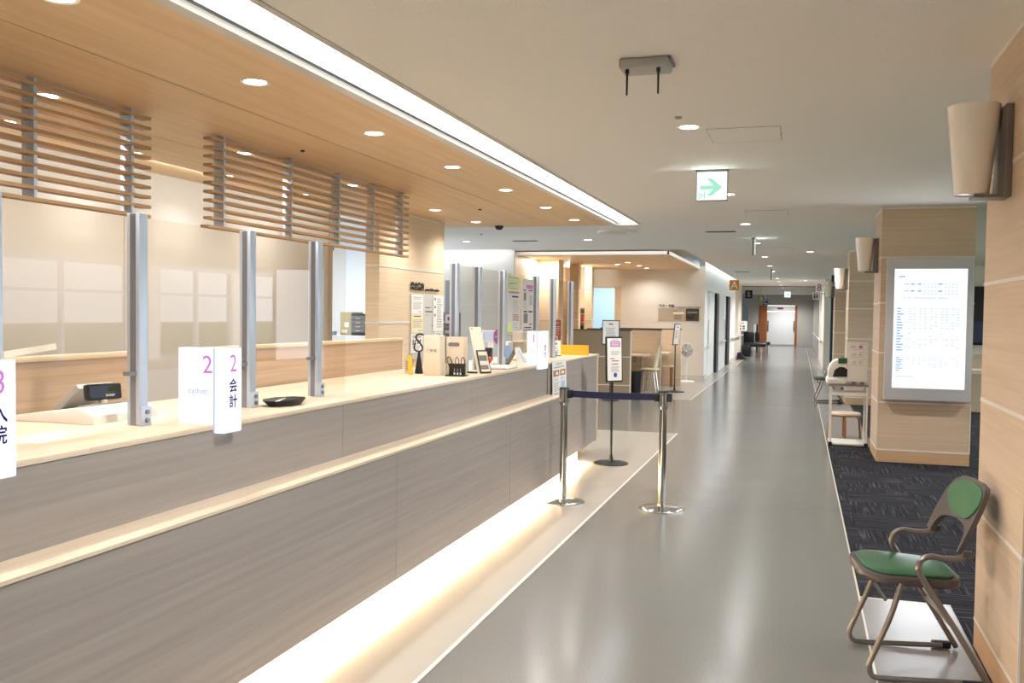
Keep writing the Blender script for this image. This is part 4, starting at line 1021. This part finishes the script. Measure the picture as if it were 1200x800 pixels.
sign_stand(-2.32, 18.35, math.radians(76), .30, .42, .92, .2, n2, 'thin black sign stand seen edge on near the white fan', -.1)

# ================================================================== FAR BOOTHS
def panel(name, x0, x1, y, k, label, z=1.215, legs=()):
    t = thing(name, ((x0+x1)/2, y, 0), label, 'partition', 'consultation booth partitions')
    B(x0, x1, y-.02, y+.02, 0, z-.02, k).build('panel', t); B(x0, x1+.003, y-.025, y+.025, z-.02, z, 'info' if k == 'back' else 'dkbrown').build('cap', t)
    m = MB()
    for q in (.16, .7): m.box(x0, x1, y-.023, y+.023, q-.008, q+.008, 'trim')
    m.build('trim_strip', t); B(x1-.02, x1+.004, y-.022, y+.022, 0, z-.02, 'trim').build('edge_post', t)
panel('booth_partition', -4.2, -3.04, 17.5, 'booth', 'taupe booth partition behind the framed sign stands')
panel('booth_partition', -4.2, -2.66, 18.85, 'info', 'maple booth partition behind the cream chair')
panel('booth_partition', -4.2, -2.42, 20.2, 'info', 'maple booth partition farthest back, beside the white fan')
def booth_desk(y0, y1, x1, label):
    t = thing('booth_desk', (-3.4, y0, 0), label, 'desk', 'desks in the consultation booths')
    B(-4.15, x1, y0, y1, .69, .72, 'ctop', bev=.004).build('desktop', t)
    MB().prism([(-3.9, y0+.1, .3), (x1-.05, y0+.1, .3), (x1-.16, y0+.1, .69), (-3.9, y0+.1, .69)], (0, .03, 0), 'back').build('front_panel', t)
    B(-3.95, -3.9, y0+.05, y1-.05, 0, .69, 'back').build('leg', t); B(-3.0, -2.97, y0+.3, y1-.05, 0, .69, 'back').build('leg', t)
booth_desk(17.95, 18.75, -2.86, 'pale desk inside the nearer consultation booth')
booth_desk(19.3, 20.1, -2.62, 'pale desk inside the farther consultation booth')
m = MB().prism([(-3.07, 17.6, .02), (-2.88, 17.6, .02), (-2.85, 17.6, .40), (-3.10, 17.6, .40)], (0, .25, 0), 'black', bev=.01)
m.box(-3.11, -2.84, 17.59, 17.86, .40, .43, 'black', bev=.005)
tag(m.build('waste_bin'), 'black waste bin under the booth desk', 'bin')
t = thing('booth_chair', (-2.72, 18.2, 0), 'cream shell chair with chrome legs at the booth desk', 'chair')
MB().prism([(-2.93, 18.0, .44), (-2.63, 18.0, .43), (-2.63, 18.0, .455), (-2.93, 18.0, .465)], (0, .4, 0), 'chairw', bev=.008).build('seat', t)
pr = [(-2.66, .45), (-2.66, .5), (-2.63, .62), (-2.585, .78), (-2.545, .90), (-2.53, .905), (-2.545, .83), (-2.60, .62), (-2.63, .45)]
MB().prism([(x-.04, 18.02, z) for x, z in pr], (0, .36, 0), 'chairw', bev=.006).build('backrest', t)
for y in (18.04, 18.36):
    MB().tube([(-2.90, y, .43), (-2.76, y, .41), (-2.86, y, .0)], .011, 'chrome', 8, fillet=.03).build('leg', t)
    MB().tube([(-2.82, y, .43), (-2.70, y, .41), (-2.64, y, .0)], .011, 'chrome', 8, fillet=.03).build('leg', t)
t = thing('small_stool', (-2.66, 19.6, 0), 'small stool with brown bentwood legs in the farther booth', 'stool')
B(-2.8, -2.52, 19.45, 19.75, .42, .45, 'ctop', bev=.006).build('seat', t)
for x in (-2.77, -2.55):
    for y in (19.48, 19.72): MB().tube([(x, y, .42), (x, y, 0)], .016, 'stoolw', 8).build('leg', t)
t = thing('pedestal_fan', (-2.43, 21.3, 0), 'white pedestal fan standing by the cream wall corner', 'fan')
MB().lathe([(0, .03), (.16, .025), (.19, .01), (.19, 0), (0, 0)], (-2.43, 21.3, 0), 'fanw', 32).build('base', t)
MB().cyl((-2.43, 21.32, .02), (-2.43, 21.32, .60), .016, 'fanw').build('pole', t)
MB().cyl((-2.43, 21.25, .71), (-2.43, 21.38, .71), .055, 'fanw').build('motor', t)
m = MB(); c = Vector((-2.43, 21.2, .71))
for r_ in (.165, .12, .075): m.tube([c+Vector((r_*math.cos(2*PI*i/28), 0 if r_ > .16 else -.02, r_*math.sin(2*PI*i/28))) for i in range(28)], .003, 'fanw', 6, closed=True)
m.tube([c+Vector((.165*math.cos(2*PI*i/28), .05, .165*math.sin(2*PI*i/28))) for i in range(28)], .005, 'fanw', 6, closed=True)
for i in range(24):
    a = 2*PI*i/24; m.tube([c+Vector((.03*math.cos(a), -.025, .03*math.sin(a))), c+Vector((.12*math.cos(a), -.02, .12*math.sin(a))), c+Vector((.165*math.cos(a), .0, .165*math.sin(a))), c+Vector((.165*math.cos(a), .05, .165*math.sin(a)))], .0016, 'greyp', 5)
m.cyl(c+Vector((0, -.03, 0)), c+Vector((0, -.02, 0)), .032, 'fanw'); m.build('grille', t)
m = MB().cyl(c+Vector((0, .0, 0)), c+Vector((0, .04, 0)), .03, 'grille')
for i in range(7):
    a = 2*PI*i/7
    q = []
    for rr, da in ((.03, -.3), (.10, -.42), (.15, -.34), (.152, .36), (.10, .34), (.03, .3)): q.append(c + Vector((rr*math.cos(a+da), .02+.02*da*2, rr*math.sin(a+da))))
    m.prism(q, (0, .002, 0), 'grille')
m.build('blade', t)
# sign board on cream wall
t = thing('wall_sign_board', (-2.7, 21.8, 1.37), 'taupe and dark brown sign board on the cream wall', 'sign board')
m = MB().plane((-3.165, 21.785, 1.375), (1, 0, 0), ZZ).sheet(.94, .29, 'taupe', .012); m.rect(.64, .94, 0, .29, 'dkbrown').rect(.35, .6, .16, .2, 'paper').rect(.35, .42, .22, .235, 'ink').lines(.03, .28, .22, .12, 3, 'lightink').lines(.37, .58, .14, .03, 4, 'ink').text('外来 相談室', .79, .2, .035, 'paper', width=.22).lines(.67, .9, .14, .04, 4, 'greyp'); m.build('board', t)
m = MB().plane((-3.15, 21.79, 1.67), (1, 0, 0), ZZ); m.text('外来・予診', .18, .05, .075, 'black_ink', width=.36, bold=.02, off=.008).text('outpatient history taking', .69, .02, .045, 'ink', width=.54, off=.008, bold=.015)
ob = m.build('wall_lettering', None, 0); tag(ob, 'dark lettering on the cream wall above the taupe sign board', 'lettering')
sol = ob.modifiers.new('depth', 'SOLIDIFY'); sol.thickness = .006
# bookshelf between piers
t = thing('narrow_shelf', (-4.85, 21.15, 0), 'narrow shelf between the maple piers holding dark boxes', 'shelf')
m = MB().box(-5.0, -4.76, 21.1, 21.28, 0, 1.85, 'info'); m.build('back_panel', t)
for z in (1.14, 1.33, 1.52, 1.66): B(-5.0, -4.76, 20.95, 21.1, z-.015, z, 'info').build('shelf', t)
for i, (z, h, k, l) in enumerate(((1.14, .1, 'black', 'black box on the lowest visible shelf between the maple piers'), (1.33, .09, 'redp', 'red and white parcel on the shelf between the maple piers'), (1.52, .08, 'dkbrown', 'dark brown box on the upper shelf between the maple piers'))):
    tag(B(-4.93, -4.77, 20.97, 21.08, z, z+h, k, bev=.004).build('storage_box'), l, 'box')
# plant seen through the glass door
t = thing('potted_plant', (-4.9, 23.6, 0), 'thin leafy plant behind the bright glass door', 'plant')
MB().lathe([(0, 0), (.12, 0), (.15, .3), (.13, .3), (.12, .27), (0, .27)], (-4.9, 23.6, 0), 'greyp', 20).build('pot', t)
m = MB(); lf = MB()
for i in range(14):
    a = random.random()*6.28; k = .1+.22*random.random(); z = .6+.75*random.random()
    tip = Vector((-4.9+k*math.cos(a), 23.6+k*math.sin(a), z)); m.tube([(-4.9, 23.6, .27), (-4.9+k*.3*math.cos(a), 23.6+k*.3*math.sin(a), z*.6), tip], .005, 'leaf', 5)
    for j in range(5):
        b = a + random.uniform(-1.4, 1.4); d = Vector((math.cos(b), math.sin(b), random.uniform(-.3, .6)))*.09; s_ = Vector((-math.sin(b), math.cos(b), .2))*.022
        lf.prism([tip, tip+d*.5+s_, tip+d, tip+d*.5-s_], (0, 0, .002), 'leaf')
m.build('stem', t); lf.build('foliage', t)

# ================================================================== RIGHT SIDE: monitor stand, stool
t = thing('monitor_stand', (.56, 11.45, 0), 'beige tube stand carrying a blood pressure monitor beside the display pillar', 'stand')
m = MB()
B(.36, .775, 11.43, 11.88, .015, .04, 'register', bev=.006).build('base', t)
for x in (.372, .765):
    for y in (11.44, 11.86): B(x-.010, x+.010, y-.010, y+.010, .035, .70, 'register').build('leg', t)
for y in (11.44, 11.86): B(.372, .765, y-.008, y+.008, .595, .63, 'register').build('cross_bar', t)
B(.345, .785, 11.42, 11.9, .705, .72, 'alud', bev=.004).build('shelf', t)
for x, y in ((.372, 11.43), (.765, 11.43)): B(x-.02, x+.02, y-.02, y+.02, 0, .05, 'black').build('foot', t)
t = thing('blood_pressure_monitor', (.43, 11.6, .72), 'ivory blood pressure monitor with a dark arm tunnel on the beige stand', 'blood pressure monitor')
MB().box(.315, .538, 11.43, 11.85, .721, .80, 'register', bev=.025, seg=3).build('base', t)
m = MB()
prof = [(.335, .80), (.335, .88), (.352, .94), (.385, .985), (.43, 1.01), (.475, 1.01), (.51, .985), (.53, .95), (.53, .80)]
m.prism([(x, 11.47, z) for x, z in prof], (0, .36, 0), 'register', bev=.012); m.build('housing', t)
m = MB().plane((.335, 11.468, .80), (1, 0, 0), ZZ); m.poly([(.05, .01), (.21, .01), (.21, .1), (.17, .125), (.12, .125), (.07, .09)], 'black', .001); m.build('arm_tunnel', t)
m = MB().obox((.49, 11.45, 1.0), (.05, 0, .0), (0, .01, .004), (0, -.012, .03), 'green2', bev=.004); m.build('grip', t)
t = thing('instruction_board', (.65, 11.5, .72), 'cream instruction panel standing on the right of the beige stand', 'notice')
m = MB().box(.545, .765, 11.47, 11.485, .76, 1.22, 'register', bev=.003); m.plane((.545, 11.469, .76), (1, 0, 0), ZZ)
for i, y in enumerate((.40, .31, .22)): m.rect(.12, .2, y+.03, y+.035, 'lightink').rect(.03+.05*i*.3, .09, y-.012, y+.018, 'greyp').rect(.12, .16, y-.015, y+.018, 'magenta_ink' if i == 0 else 'greyp').rect(.03, .19, y-.03, y-.026, 'lightink')
m.build('panel', t); MB().box(.60, .64, 11.44, 11.55, .72, .76, 'plate').box(.69, .73, 11.44, 11.55, .72, .76, 'plate').build('clip', t)
t = thing('bentwood_stool', (.56, 12.2, 0), 'low stool with a pale round seat and brown bentwood legs behind the beige stand', 'stool')
MB().lathe([(0, .33), (.175, .33), (.19, .322), (.19, .305), (.175, .30), (0, .30)], (.56, 12.2, 0), 'ctop', 36).build('seat', t)
MB().lathe([(.18, .30), (.195, .30), (.195, .285), (.18, .285)], (.56, 12.2, 0), 'stoolw', 36, True).build('seat_rim', t)
for a in (-90, 25, 155, 90):
    c, s_ = math.cos(math.radians(a)), math.sin(math.radians(a))
    m = MB().tube([(.56+.10*c, 12.2+.10*s_, .285), (.56+.175*c, 12.2+.175*s_, .275), (.56+.195*c, 12.2+.195*s_, .22), (.56+.215*c, 12.2+.215*s_, 0)], .014, 'stoolw', 8, fillet=.04); m.build('leg', t)
# far corridor things
t = thing('notice_stand', (-1.93, 33.2, 0), 'small white notice board on a post with a black foot in the corridor', 'notice stand')
m = MB().box(-2.03, -1.73, 33.1, 33.12, 1.0, 1.34, 'paper'); m.plane((-2.03, 33.099, 1.0), (1, 0, 0), ZZ).rect(.1, .2, .26, .28, 'red_ink').rect(.06, .11, .13, .2, 'orange').rect(.06, .11, .04, .1, 'maroon').rect(.15, .22, .12, .18, 'ink').rect(.15, .22, .04, .1, 'dgrey'); m.build('board', t)
B(-1.98, -1.94, 33.12, 33.15, .1, 1.0, 'trim').build('post', t); MB().prism([(-2.06, 33.0, 0), (-1.72, 33.0, 0), (-1.86, 33.0, .15), (-1.93, 33.0, .26), (-2.04, 33.0, .24)], (0, .3, 0), 'black', bev=.01).build('foot', t)
t = thing('bench_seat', (-1.7, 36.5, 0), 'black high backed bench against the left corridor wall', 'bench')
B(-2.05, -1.75, 35.9, 37.3, 0, .42, 'black', bev=.02).build('base', t); B(-2.0, -1.2, 36, 37.2, .36, .50, 'black', bev=.04).build('seat', t); B(-2.05, -1.65, 36.9, 37.15, .42, .9, 'black', bev=.06, seg=3).build('backrest', t)
for x in (-1.35, -1.7): B(x-.03, x+.03, 36.1, 36.16, 0, .36, 'chrome').build('leg', t)
t = thing('bench_seat', (-1.3, 40, 0), 'black seat beyond the high backed bench near the far door', 'bench')
B(-1.75, -1.15, 39.6, 40.6, .34, .46, 'black', bev=.03).build('seat', t)
for x in (-1.65, -1.25): B(x-.03, x+.03, 39.7, 39.76, 0, .34, 'chrome').build('leg', t)
B(-1.78, -1.6, 40.4, 40.55, .4, .85, 'black', bev=.03).build('backrest', t)
t = thing('standing_screen', (-1.9, 43, 0), 'slim white and black upright stand left of the far brown door frame', 'stand')
B(-1.95, -1.85, 43, 43.05, 0, 1.15, 'paper').build('panel', t); B(-1.85, -1.78, 43, 43.06, 0, 1.15, 'black').build('edge', t)
# waiting hall glimpse
t = thing('wall_monitor', (3.3, 21.9, .9), 'dark wall monitor glimpsed between the two pillars', 'monitor')
B(2.9, 4.6, 21.9, 21.96, .95, 2.2, 'black', bev=.01).build('bezel', t); B(2.95, 4.55, 21.895, 21.9, 1.0, 1.45, 'dblue').build('screen', t)
t = thing('counter_shelf', (2.8, 16.6, 0), 'pale low cabinet glimpsed beyond the display pillar', 'cabinet')
B(2.0, 4, 16.5, 17, 0, .62, 'taupe').build('body', t); B(1.98, 4.02, 16.48, 17.02, .62, .68, 'ctop').build('top', t)

# ================================================================== WORLD, RENDER
w = bpy.data.worlds.new('sky'); SC.world = w; w.use_nodes = True
bg = w.node_tree.nodes['Background']; bg.inputs['Color'].default_value = (.80, .90, 1, 1); bg.inputs['Strength'].default_value = 3.2
SC.view_settings.view_transform = 'Standard'; SC.view_settings.look = 'None'; SC.view_settings.gamma = 1
SC.view_settings.use_curve_mapping = False; SC.view_settings.exposure = 1.06
SC.cycles.use_denoising = True
SC.cycles.max_bounces = 10; SC.cycles.diffuse_bounces = 5; SC.cycles.glossy_bounces = 4; SC.cycles.transparent_max_bounces = 16
SC.cycles.sample_clamp_indirect = 6; SC.cycles.caustics_reflective = False; SC.cycles.caustics_refractive = False
